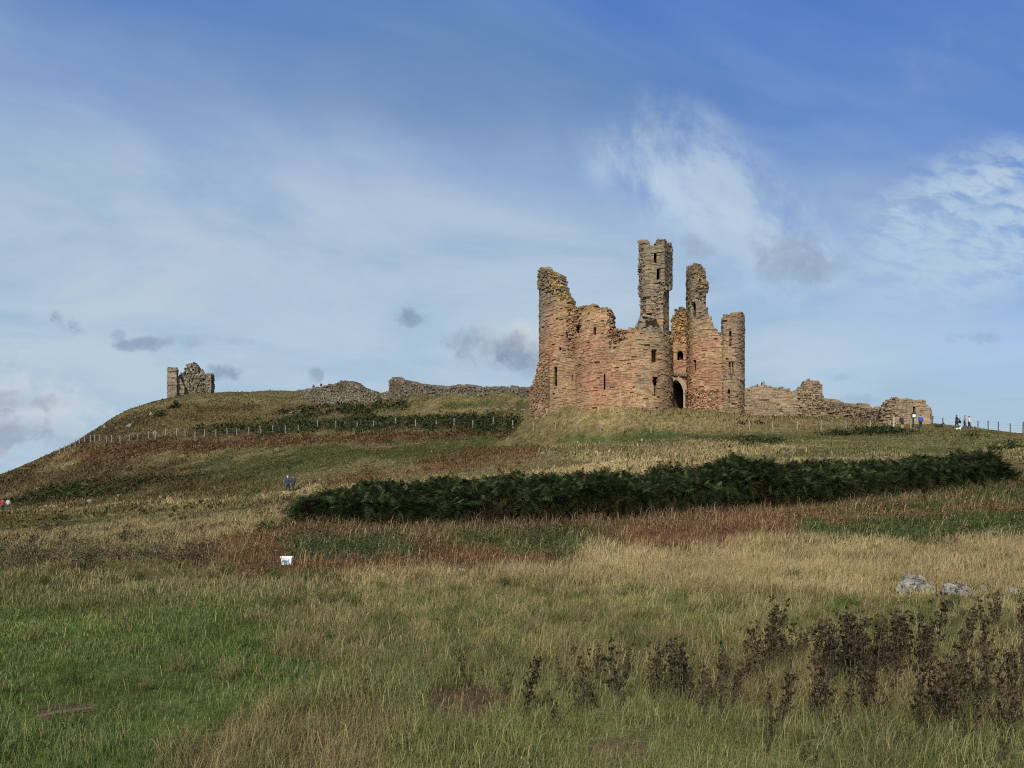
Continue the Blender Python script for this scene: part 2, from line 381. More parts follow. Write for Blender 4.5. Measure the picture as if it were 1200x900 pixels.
# ------------------------------------------------------------------ grass
def blades(name, x, y, h, w, col, lean, wind=.25, mat=M_GRASS, z=None, stiff=.6):
    n = len(x)
    if z is None: z = H(x, y)
    yaw = RNG.uniform(0, 2*math.pi, n); la = RNG.uniform(0, 2*math.pi, n); l = lean*RNG.uniform(.2, 1.3, n)
    lx = np.cos(la)*l + wind*lean; ly = np.sin(la)*l
    bx = np.cos(yaw)*w/2; by = np.sin(yaw)*w/2
    V = np.empty((n, 5, 3))
    zb = z-.03*np.minimum(1, h/.2)
    V[:, 0] = np.stack([x-bx, y-by, zb], -1); V[:, 1] = np.stack([x+bx, y+by, zb], -1)
    mx = x+lx*h*.3; my = y+ly*h*.3; mz = z+h*.6
    V[:, 2] = np.stack([mx+bx*.8, my+by*.8, mz], -1); V[:, 3] = np.stack([mx-bx*.8, my-by*.8, mz], -1)
    sh = np.sqrt(np.maximum(.1, 1-.5*np.minimum(l, 1.3)**2))
    V[:, 4] = np.stack([x+lx*h, y+ly*h, z+h*sh], -1)
    i = np.arange(n)*5
    q = np.stack([i, i+1, i+2, i+3], -1); t = np.stack([i+3, i+2, i+4], -1)
    me = np_mesh(name, V.reshape(-1, 3), [q, t], np.repeat(col, 5, 0), [mat], False)
    return obj(name, me)
def sample(n, r0, r1, power, amax=52):
    """ground points in the field, density ~ r^-power"""
    u = RNG.random(n); e = 2-power
    if abs(e) < 1e-6: r = r0*(r1/r0)**u
    else: r = (r0**e + u*(r1**e-r0**e))**(1/e)
    a = np.radians(RNG.uniform(-amax, amax, n)); return r*np.sin(a), r*np.cos(a)
GREEN = np.array([.075, .105, .028]); STRAW = np.array([.40, .315, .155])
def jitter(c, s=.25):
    n = len(c); return np.clip(c*(1+RNG.normal(0, s, (n, 1)))*(1+RNG.normal(0, s*.25, (n, 3))), .008, .6)

KEEP = [(hit(a, b, 4, 125 if b < 605 else 40), w) for a, b, w in ((1075,697,26),(1072,686,24),(1120,698,30),(1150,694,10),(1187,697,14),(743,678,26),(336.5,661.5,10),(76,838,24),(600,667,9),(540,672,15),(337.2,577.3,9),(341.8,577,9),(2.8,599.4,7),(7.3,599.2,7))]
def clear(x, y):
    ok = np.ones(len(x), bool)
    for g, w in KEEP:
        r = w/F*g.y; ok &= ((x-g.x)/r)**2+((y-g.y+.2*r)/(r+.15))**2 > 1
    return ok
# short green sward + mid grass, near to middle distance
x, y = sample(740000, 3.4, 50, 1.3); c, k = look(x, y)
r = np.hypot(x, y)
keep = ~np.isin(k, [SOIL]) | (RNG.random(len(x)) < .4)
keep &= ~(np.isin(k, [RUST, NETTLE]) & (RNG.random(len(x)) < .74))
keep &= clear(x, y) | (RNG.random(len(x)) < .35)
keep &= RNG.random(len(x)) < .30+1.0*fbm(x/.55, y/.55, 51, 3)
x, y, c, k, r = x[keep], y[keep], c[keep], k[keep], r[keep]
clump = fbm(x/.8, y/.8, 77, 3)
h = np.choose(k, [.12, .08, .20, .24, .22, .12, .05, .12])*RNG.uniform(.5, 1.4, len(x))*(.35+1.25*clump)
w = np.maximum(.0042, r*.00072)*RNG.uniform(.6, 1.3, len(x))
pick = RNG.random(len(x)); mixn = fbm(x/1.1, y/1.1, 57, 3)
col = c*1.15
a_ = ((pick < .12+.5*(mixn-.35)) | ((k == SOIL) & (pick < .6)))[:, None]; col = np.where(a_, .45*STRAW+.45*c, col)
b_ = (pick > .86)[:, None]; col = np.where(b_, .6*GREEN+.5*c, col)
col = col*(.45+1.1*fbm(x/1.0, y/1.8, 158, 4))[:, None]
tag(blades('grass', x, y, h, w, jitter(col, .3), .95, .12), 'short mixed green and straw coloured grass over the near field', 'grass', kind='stuff')

# long straw-coloured grass with thin pale stalks
x, y = sample(680000, 3.6, 62, 1.1); c, k = look(x, y); r = np.hypot(x, y)
pr = np.choose(k, [.30, .06, .9, .07, .05, .03, .10, .25])*np.clip(3.2*fbm(x/1.0, y/1.3, 61, 4)-1.05, 0.04, 1)
keep = (RNG.random(len(x)) < pr) & clear(x, y)
x, y, c, k, r = x[keep], y[keep], c[keep], k[keep], r[keep]
h = np.choose(k, [.24, .19, .31, .4, .4, .3, .16, .22])*RNG.uniform(.45, 1.4, len(x))*np.clip(.75+r/60, .8, 1.1)
w = np.maximum(.0026, r*.00046)*RNG.uniform(.6, 1.4, len(x))
st_ = RNG.random((len(x), 1))
col = jitter((STRAW*(.3+.6*st_) + c*(.65-.4*st_))*(.6+.8*fbm(x/1.4, y/2, 159, 3))[:, None], .22)
tag(blades('long_grass', x, y, h, w, col, .8, .35), 'long pale dry grass bending in the breeze', 'long grass', kind='stuff')

# tussocks: blades springing from one root
cx, cy = sample(3200, 4.2, 34, 1.0); c, k = look(cx, cy); m = np.isin(k, [MIX, TAN, LUSH]) & (RNG.random(len(cx)) < np.choose(k, [.8, .1, .3, 0, 0, 0, 0, .3])) & clear(cx, cy)
cx, cy, c = cx[m], cy[m], c[m]; per = 70; n = len(cx)*per
sz = np.repeat(RNG.uniform(.5, 1.4, len(cx)), per); ang = RNG.uniform(0, 2*math.pi, n); q = np.sqrt(RNG.random(n))*.09*sz
x = np.repeat(cx, per)+np.cos(ang)*q; y = np.repeat(cy, per)+np.sin(ang)*q
tone = np.repeat(np.where((RNG.random(len(cx)) < .5)[:, None], .75*GREEN+.35*c, .5*STRAW+.3*c)*RNG.uniform(.6, 1.25, (len(cx), 1)), per, 0)
tag(blades('tussock_grass', x, y, RNG.uniform(.12, .30, n)*sz, np.maximum(.0035, np.hypot(x, y)*.0006)*RNG.uniform(.7, 1.3, n), jitter(tone, .22), 1.25, .1),
    'rounded tussocks of coarse grass scattered over the near field', 'tussocks', kind='stuff')

# hillside tufts: bent grass, heather and dead fern in small tussocks
x, y = sample(740000, 44, 225, .75); c, k = look(x, y); r = np.hypot(x, y)
tus = fbm(x/2.2, y/2.2, 81, 4)
keep = (RNG.random(len(x)) < .25+.95*tus) & clear(x, y)
x, y, c, k, r, tus = x[keep], y[keep], c[keep], k[keep], r[keep], tus[keep]
h = np.choose(k, [.36, .10, .28, .36, .36, .6, .1, .15])*RNG.uniform(.4, 1.4, len(x))*(.25+1.5*fbm(x/3, y/3, 85, 3))
w = r*.0011*RNG.uniform(.6, 1.6, len(x))
pick = RNG.random((len(x), 1)); n3 = fbm(x/5, y/5, 88, 4)[:, None]
alt = np.where(n3 > .52, np.array([.17, .13, .06]), np.array([.065, .062, .027]))
col = np.where(pick < .28, alt, c*(.55+.9*fbm(x/7, y/7, 188, 4))[:, None])
tag(blades('hillside_grass', x, y, h, w, jitter(col, .28), .8, .2), 'rough brown and green grass covering the castle hill', 'rough grass', kind='stuff')

# leaf cards for low plants
def leafmass(name, x, y, z, size, col, mat=M_FERN, flat=.6, aspect=.5):
    n = len(x); yaw = RNG.uniform(0, 2*math.pi, n); pit = RNG.normal(0, flat, n)
    d = np.stack([np.cos(yaw)*np.cos(pit), np.sin(yaw)*np.cos(pit), np.sin(pit)], -1)
    s = np.stack([-np.sin(yaw), np.cos(yaw), RNG.normal(0, .5, n)], -1)
    p = np.stack([x, y, z], -1); sz = size[:, None]
    V = np.stack([p-d*sz*.5, p+s*sz*aspect*.5, p+d*sz*.5, p-s*sz*aspect*.5], 1).reshape(-1, 3)
    i = np.arange(n)*4
    return obj(name, np_mesh(name, V, [np.stack([i, i+1, i+2, i+3], -1)], np.repeat(col, 4, 0), [mat]))
# nettles
x, y = sample(310000, 18, 62, 1.0); c, k = look(x, y); m = (k == NETTLE) & (fbm(x/1.1, y/1.1, 93, 4) > .40)
x, y, c = x[m], y[m], c[m]; hh = .12+.4*fbm(x/1.5, y/1.5, 91, 3)
z = H(x, y)+hh*np.sqrt(RNG.random(len(x)))
col = jitter(np.tile([.062, .076, .026], (len(x), 1)), .45)
tag(leafmass('nettle_patch', x, y, z, RNG.uniform(.045, .1, len(x)), col), 'dark green low nettles growing in patches below the bracken', 'nettles', kind='stuff')
# fallen rust-coloured bracken
x, y = sample(1080000, 17, 160, 1.0); c, k = look(x, y); m = (k == RUST) & (fbm(x/1.9, y/1.9, 94, 4) > .45)
x, y = x[m], y[m]; r = np.hypot(x, y)
z = H(x, y)+(.03+.5*RNG.random(len(x))**1.6*fbm(x/1.2, y/1.2, 195, 3))
pk = RNG.random((len(x), 1))+.5*(fbm(x/2.5, y/2.5, 194, 3)[:, None]-.5)
base = np.where(pk < .25, np.array([.21, .15, .075]), np.where(pk < .78, np.array([.175, .078, .037]), np.array([.06, .066, .03])))
tag(leafmass('dead_bracken', x, y, z, np.maximum(.07, r*.0028)*RNG.uniform(.6, 1.8, len(x)), jitter(base, .4), M_WEED, .6, .22),
    'collapsed rust red bracken lying over the slope', 'dead bracken', kind='stuff')
# low dark green bracken by the hillside fence
x, y = sample(150000, 70, 190, .6, 36); c, k = look(x, y); m = (k == DARK)
x, y = x[m], y[m]; r = np.hypot(x, y); hh = .25+.9*fbm(x/3.5, y/3.5, 97, 3)
z = H(x, y)+hh*np.sqrt(RNG.random(len(x)))
tag(leafmass('low_bracken', x, y, z, r*.0035*RNG.uniform(.7, 1.6, len(x)), jitter(np.tile([.05, .062, .024], (len(x), 1)), .4), M_FERN, .5, .5),
    'dark green bracken growing along the hillside fence', 'bracken', kind='stuff')

# ------------------------------------------------------------------ the bracken thicket
HP = np.array([(346,598,615,30),(360,588,615,29.8),(400,578,614,29.4),(450,573,613,29.2),(520,568,612,29.6),(640,566,611,31),(665,569,610,31.3),(720,561,606,31.8),
               (800,551,600,33),(880,546,594,34.4),(905,543,592,34.8),(935,547,590,35.2),(1000,548,586,36.5),(1100,541,577,39),(1170,535,571,41.5),(1194,536,569,42.5)])
def thicket():
    n = 34000
    # even along the strip
    u = RNG.random(n); px = np.interp(u, np.linspace(0, 1, 64), np.interp(np.linspace(0, 1, 64), np.linspace(0, 1, len(HP)), HP[:, 0]))
    Yf = np.interp(px, HP[:, 0], HP[:, 3]); dep = RNG.random(n)**1.15*4.2
    hgt = (np.interp(px, HP[:, 0], HP[:, 2])-np.interp(px, HP[:, 0], HP[:, 1]))/F*Yf
    dep = dep + (fbm(px/14, px*0+3.3, 48, 3)-.5)*2.2*(dep < 1.6); Y = Yf+dep; X = (px-600)/F*Yf + RNG.normal(0, .25, n)
    end = np.minimum(np.clip((px-340)/12, .45, 1), np.clip((1200-px)/25, .25, 1))
    lump = .55+.75*fbm(X/1.0, Y/1.0, 41, 3)
    topz = H(X, Y) + hgt*lump*np.clip(.88+.25*dep, 0, 1.06)*end
    lvl = np.where(dep < 1.4, np.where(RNG.random(n) < .35, RNG.uniform(.85, 1.02, n), .10+.8*(np.floor(RNG.random(n)*5)+RNG.random(n)*.4)/5), RNG.uniform(.62, 1.02, n))
    g = H(X, Y); z0 = g+(topz-g)*lvl*.86
    L = RNG.uniform(.4, .75, n); yaw = RNG.uniform(0, 2*math.pi, n)
    front = RNG.random(n) < .25; yaw[front] = RNG.normal(-math.pi/2, .8, front.sum())
    el = np.where(lvl > .84, RNG.normal(.55, .3, n), np.where(RNG.random(n) < .6, RNG.normal(-.75, .35, n), RNG.normal(.6, .4, n))); NP = 9
    d = np.stack([np.cos(yaw)*np.cos(el), np.sin(yaw)*np.cos(el), np.sin(el)], -1)
    sd = np.stack([-np.sin(yaw), np.cos(yaw), RNG.normal(0, .45, n)], -1)
    P = np.stack([X, Y, z0], -1); vs = []
    for j in range(NP):
        t = (j+.6)/NP; c = P + d*(L*t)[:, None]; c[:, 2] -= .35*L*t*t
        ln = (L*.30*(1-t)**.75*(1.0 if j else .75))[:, None]; wd = (L*.05)[:, None]
        for s in (-1, 1):
            tip = c + s*sd*ln + d*ln*.35; tip[:, 2] -= ln[:, 0]*.25
            vs += [c-d*wd*.5, tip, c+d*wd*.6]
    V = np.stack(vs, 1); nv = V.shape[1]
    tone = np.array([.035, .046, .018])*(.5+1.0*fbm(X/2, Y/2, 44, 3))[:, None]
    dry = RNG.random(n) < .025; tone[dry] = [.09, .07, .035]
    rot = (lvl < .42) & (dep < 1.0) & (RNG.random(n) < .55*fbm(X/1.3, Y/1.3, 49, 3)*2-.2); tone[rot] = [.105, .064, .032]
    light = (lvl > .84) & (RNG.random(n) < .45) & ~dry; tone[light] *= 1.9; tone[lvl < .7] *= [.75, .72, .7]  # low fronds: older tone plus painted shade; pale tops: highlights put into colour
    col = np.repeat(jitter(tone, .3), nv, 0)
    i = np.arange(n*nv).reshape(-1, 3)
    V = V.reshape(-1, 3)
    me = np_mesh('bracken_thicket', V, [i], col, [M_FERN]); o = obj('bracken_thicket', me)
    return tag(o, 'long dark green bank of tall bracken across the slope', 'bracken', kind='stuff')
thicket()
# bare stalks and dry canes along the foot of the thicket
n = 2300; px = RNG.uniform(345, 1196, n); Yf = np.interp(px, HP[:, 0], HP[:, 3])-RNG.random(n)*3.0+.6; xx = (px-600)/F*Yf
base = np.where((RNG.random(n) < .5)[:, None], np.array([.21, .155, .09]), np.array([.12, .075, .042]))
tag(blades('dry_bracken_stalks', xx, Yf, RNG.uniform(.15, .8, n)*(.1+1.3*fbm(xx/1.6, Yf/1.6, 47, 3)), np.full(n, .016), jitter(base, .3), .75, .0, M_WEED),
    'pale dry stalks standing along the foot of the bracken bank', 'dry stalks', kind='stuff')

# dark dead weeds in the mid left grass
x, y = [], []
for _ in range(460):
    if random.random() < .6: px = random.uniform(-40, 250); py = 672-abs(random.gauss(0, 16))-(6 if px > 120 else 0)
    else:
        px = random.uniform(-20, 345); t = random.choice((0, 1, 2)); py = (612, 626, 640)[t]-.065*px*(1.1-.15*t)+random.gauss(0, 2.5)
    p = hit(px, py, 14, 90); x.append(p.x); y.append(p.y)
x = np.array(x); y = np.array(y)
per = 40; X = np.repeat(x, per)+RNG.normal(0, .09, len(x)*per); Y = np.repeat(y, per)+RNG.normal(0, .09, len(x)*per)
hh = np.repeat(RNG.uniform(.2, .5, len(x)), per)*np.repeat(.6+.8*fbm(x/3, y/3, 5, 2), per)
Z = H(X, Y)+hh*RNG.random(len(X))**.7
tag(leafmass('dead_weeds', X, Y, Z, np.maximum(.05, Y*.0023)*RNG.uniform(.6, 1.5, len(X)), jitter(np.tile([.07, .058, .036], (len(X), 1)), .4), M_WEED, .8, .5),
    'many small dark dead weeds dotted through the pale grass on the left', 'dead weeds', kind='stuff')
# small dark tufts and bushes on the far meadow
def tufts(name, spots, label, cat, col=(.045, .055, .022)):
    X, Y, Z, Sz = [], [], [], []
    for (px, py, wpx, hpx, n) in spots:
        p = hit(px, py, 20, 210)
        for _ in range(n):
            ox = random.gauss(0, .4)*wpx/F*p.y; oy = random.gauss(0, 1)*.5*wpx/F*p.y
            xx, yy = p.x+ox, p.y+oy
            X.append(xx); Y.append(yy); Z.append(random.random()*hpx/F*p.y*math.exp(-(ox/(.5*wpx/F*p.y))**2)); Sz.append(p.y*.0028*random.uniform(.6, 1.6))
    X, Y = np.array(X), np.array(Y); Z = np.array(Z)+H(X, Y)
    return tag(leafmass(name, X, Y, Z, np.array(Sz), jitter(np.tile(col, (len(X), 1)), .35), M_FERN, .6, .5), label, cat, kind='stuff')
tufts('rough_tufts', [(880,517,40,5,700),(905,517,30,4,400),(985,511,40,7,900),(1020,508,50,9,1400),(1045,506,40,6,700),(1140,511,25,3,150),(1185,525,14,12,260),(1165,527,10,6,120),(850,520,50,3,300),
                      (430,585,8,5,80),(205,478,8,8,260),(188,488,9,7,160),(520,500,40,7,700),(570,499,36,8,700),(600,499,18,7,300),(450,488,70,5,500),(350,495,80,6,600),(870,497,10,3,80),(905,490,10,3,80),(890,496,8,3,60)],
      'dark tussocks and low scrub dotted over the far meadow', 'scrub')

# ------------------------------------------------------------------ masonry
def stone_tone(px, py, kind):
    """base colour of the local stone"""
    buff = np.array([.36, .235, .132]); red = np.array([.335, .182, .108]); grey = np.array([.235, .185, .122]); ochre = np.array([.38, .24, .085])
    if kind == 'rubble': return np.array([.20, .172, .122])
    if kind == 'grey': return np.array([.225, .182, .125])
    if kind == 'curtain': return np.array([.275, .205, .13])
    n = float(fbm(np.array([px/16.0]), np.array([py/9.0]), 71, 3)[0]); n2 = float(fbm(np.array([px/5.0]), np.array([py/5.0]), 73, 2)[0])
    w = max(0, 1-((px-698)/34)**2-((py-432)/52)**2)*1.1 + max(0, 1-((px-822)/34)**2-((py-440)/46)**2)*.75 + max(0, 1-((px-655)/30)**2-((py-400)/60)**2)*.4
    w = min(1, max(0, w*.95+(n-.5)*2.6+(n2-.5)*.9+.12))
    c = buff*(1-w)+red*w
    g = min(1, max(0, (392-py)/30+(n-.5)*1.5)) if px < 640 or px > 728 else min(1, max(0, (372-py)/22+(n-.5)*1.5))
    if px > 846: g = min(1, max(g, .45+(n-.5)))
    if 746 < px < 789 and py > 380: g = min(1, max(g*.3, (436-py)/55+(n-.5)*1.3, .25+(n-.5)*1.6))
    if px < 642: g = max(g, .55 if py < 400 else .25)
    c = c*(1-g)+grey*g
    for (ox, oy, rx, ry) in ((656,332,16,24),(665,352,13,26),(795,372,13,20),(822,325,9,14),(690,362,22,6)):
        o = 1-((px-ox)/rx)**2-((py-oy)/ry)**2
        if o > 0 and n2 > .42: c = c*(1-.65*min(1, o*1.5))+ochre*.65*min(1, o*1.5)
    return c
def rag(x, seed): return float(fbm(np.array([x]), np.array([seed*3.1]), seed, 3)[0])-.5
def smooth_path(P, step=.35):
    P = [Vector(p) for p in P]; out = []
    for i in range(len(P)-1):
        p0 = P[max(i-1, 0)]; p1 = P[i]; p2 = P[i+1]; p3 = P[min(i+2, len(P)-1)]
        n = max(2, int((p2-p1).length/step))
        for k in range(n):
            t = k/n
            out.append(.5*((2*p1)+(p2-p0)*t+(2*p0-5*p1+4*p2-p3)*t*t+(3*p1-p0-3*p2+p3)*t**3))
    out.append(P[-1]); return out
def masonry(name, path, top, parent=None, thick=1.6, course=.215, blen=(.32, .8), jit=.032, kind='castle', openings=(), bottom=None,
            smooth=True, ragged=.5, rubble=None, bias=0.0, backs=True, seed=1, curve_top=True):
    """a wall of single stones laid in courses along a plan path; top is a survey profile (column,row)"""
    rnd = random.Random(seed*97+5)
    P = [Vector(((a-600)/F*b, b)) for a, b in path]
    if smooth: P = smooth_path(P); brk = set()
    else: brk = set(range(1, len(P)-1))
    seg = [(P[i+1]-P[i]) for i in range(len(P)-1)]; ln = [s.length for s in seg]; cum = [0]
    for l in ln: cum.append(cum[-1]+l)
    tot = cum[-1]
    nrm = [Vector((s.y, -s.x)).normalized() for s in seg]
    vn = [nrm[0]] + [((nrm[i-1]+nrm[i]).normalized()/max(.5, (nrm[i-1]+nrm[i]).length/2)) for i in range(1, len(seg))] + [nrm[-1]]
    def at(s):
        s = min(max(s, 0), tot-1e-6); i = int(np.searchsorted(cum, s, 'right'))-1; i = min(i, len(seg)-1); t = (s-cum[i])/ln[i]
        return P[i]+seg[i]*t, vn[i]*(1-t)+vn[i+1]*t, nrm[i]
    ss = np.linspace(0, tot, max(60, int(tot/.1))); pts = [at(s) for s in ss]
    spx = np.array([600+F*p[0].x/p[0].y for p in pts]); sY = np.array([p[0].y for p in pts]); sfr = np.array([p[2].y < .25 for p in pts])
    tp = np.array(top, float); trow = np.interp(spx, tp[:, 0], tp[:, 1])
    tz = EYE+(HOR-trow)/F*sY
    gz = H(np.array([p[0].x for p in pts]), np.array([p[0].y for p in pts]))
    bz = gz-.7 if bottom is None else EYE+(HOR-np.interp(spx, [b[0] for b in bottom], [b[1] for b in bottom]))/F*sY
    zmin, zmax = bz.min(), tz.max()+.6
    VV, FF, CC = [], [], []
    def block(s0, s1, z0, z1, a, b, colr, rr):
        (p0, n0, _), (p1, n1, _) = at(s0), at(s1)
        q = rr
        js = [rnd.uniform(-q, q) for _ in range(8)]
        n = len(VV)
        for (p, nn, o, z, j) in ((p0, n0, a, z0, js[0]), (p1, n1, a, z0, js[1]), (p1, n1, -b, z0, 0), (p0, n0, -b, z0, 0),
                                 (p0, n0, a, z1, js[2]), (p1, n1, a, z1, js[3]), (p1, n1, -b, z1, 0), (p0, n0, -b, z1, 0)):
            w = p+nn*(o+j); VV.append((w.x, w.y, z)); CC.append(colr)
        FF.extend([(n, n+1, n+5, n+4), (n+1, n+2, n+6, n+5), (n+3, n, n+4, n+7), (n+4, n+5, n+6, n+7), (n+2, n+3, n+7, n+6), (n+3, n+2, n+1, n)])
    z = zmin; ci = 0
    while z < zmax:
        ch = course*rnd.uniform(.8, 1.25); zc = z+ch/2; ci += 1
        cuts = []
        for op in openings:
            x0, x1, y0, y1 = op[:4]
            m = sfr & (spx >= x0) & (spx <= x1)
            if not m.any(): continue
            Yc = sY[m].mean(); row = HOR-(zc-EYE)/Yc*F
            if not (y0-.3 <= row <= y1+.3): continue
            hw = (x1-x0)/2; cx = (x0+x1)/2
            if len(op) > 4 and op[4] == 'arch':
                hh = (x1-x0)*1.0; t = (row-y0)/hh
                if t < 1: hw *= math.sqrt(max(0.0, 1-(1-max(t, 0))**2))**.8
            if len(op) > 4 and op[4] == 'rag': hw *= .75+.5*rnd.random()
            mm = np.nonzero(sfr)[0]
            s0 = np.interp(cx-hw, spx[mm], ss[mm]); s1 = np.interp(cx+hw, spx[mm], ss[mm]); cuts.append((s0, s1))
        stops = sorted([cum[i] for i in brk])
        s = 0.0; first = True
        cs = 0.0
        while s < tot-.02:
            L = rnd.uniform(*blen)*(.5 if first else 1); first = False
            qi = int(min(s+.2, tot-.01)/tot*(len(ss)-1))
            if (rubble and rubble(spx[qi], HOR-(zc-EYE)/sY[qi]*F) > .2) or tz[qi]-zc < .7: L *= rnd.uniform(.4, .75)
            e = min(tot, s+L)
            for b in stops:
                if s < b-1e-4 and e > b-.15: e = b; break
            if tot-e < .2: e = tot
            for (c0, c1) in cuts:
                if s < c0 < e: e = max(c0, s+.01); break
            inside = False
            for (c0, c1) in cuts:
                if c0-1e-3 <= s < c1-1e-3: inside = True; e = min(tot, c1); break
            if not inside and e-s > .03:
                mid = (s+e)/2; i = int(mid/tot*(len(ss)-1)); px = spx[i]; row = HOR-(zc-EYE)/sY[i]*F
                lim = tz[i] + ragged*(rag(mid*1.1, seed)*1.2 + (rnd.random()-.5)*.5)
                if zc < lim and z+ch > bz[i]:
                    base = stone_tone(px, row, kind)
                    cv = 1+rnd.gauss(0, .11)
                    colr = np.clip(base*cv*np.array([1+rnd.gauss(0, .04), 1, 1+rnd.gauss(0, .04)]), .03, .6)
                    if rnd.random() < .07: colr = colr*.66
                    rb = rubble(px, row) if rubble else 0
                    near = max(0, 1-(lim-zc)/.9)
                    out = bias+rnd.gauss(0, jit)+(.05 if ci % 9 == 0 else 0); jr = jit*.5
                    if rb: out += rnd.uniform(-.38, .2)*rb; jr = .13*rb; colr = colr*rnd.uniform(.75, 1.15)
                    elif near: out += rnd.uniform(-.28, .04)*near; jr += .05*near
                    elif rnd.random() < .022: out -= rnd.uniform(.1, .3)
                    g = .012
                    zt = z+ch-g-(.032 if fbm(np.array([mid*.45+seed*7]), np.array([z*2.3]), 63, 2)[0] > .60 else 0)+ (rnd.uniform(-.08, .1) if rb or near > .5 else 0)
                    jamb = any(-.05 < s-c1 < .75 or -.05 < c0-e < .75 for c0, c1 in cuts)
                    if zt > z+.05: block(s+g, e-g, z, zt, out, .42 if jamb else thick*rnd.uniform(.92, 1.08), colr, jr)
                    if rb and rnd.random() < .5:
                        f = (e-s)*rnd.uniform(.2, .4); block(s+f, e-f*.6, z+ch*.2, z+ch*.8, out+rnd.uniform(.05, .25), .1, colr*rnd.uniform(.8, 1.2), .08)
            s = e
        z += ch
    me = np_mesh(name, np.array(VV), [np.array(FF)], np.array(CC), [M_STONE])
    o = obj(name, me, parent)
    return o, (at, ss, spx, sY, sfr)
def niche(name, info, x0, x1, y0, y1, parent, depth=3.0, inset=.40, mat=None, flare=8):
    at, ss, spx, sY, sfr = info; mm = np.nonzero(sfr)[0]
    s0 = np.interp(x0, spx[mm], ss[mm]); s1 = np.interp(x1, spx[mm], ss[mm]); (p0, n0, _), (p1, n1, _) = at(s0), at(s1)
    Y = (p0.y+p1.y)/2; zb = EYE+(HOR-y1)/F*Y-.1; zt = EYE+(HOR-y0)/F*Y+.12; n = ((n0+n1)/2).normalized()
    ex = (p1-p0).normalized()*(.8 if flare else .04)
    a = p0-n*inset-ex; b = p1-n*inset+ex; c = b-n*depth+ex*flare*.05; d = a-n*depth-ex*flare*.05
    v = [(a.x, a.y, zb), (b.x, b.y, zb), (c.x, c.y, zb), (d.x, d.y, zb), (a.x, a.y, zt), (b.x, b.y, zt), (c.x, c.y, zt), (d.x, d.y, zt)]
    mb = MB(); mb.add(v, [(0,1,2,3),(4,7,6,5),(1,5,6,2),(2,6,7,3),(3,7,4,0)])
    return mb.build(name, mat or M_SHADED_STONE, parent)

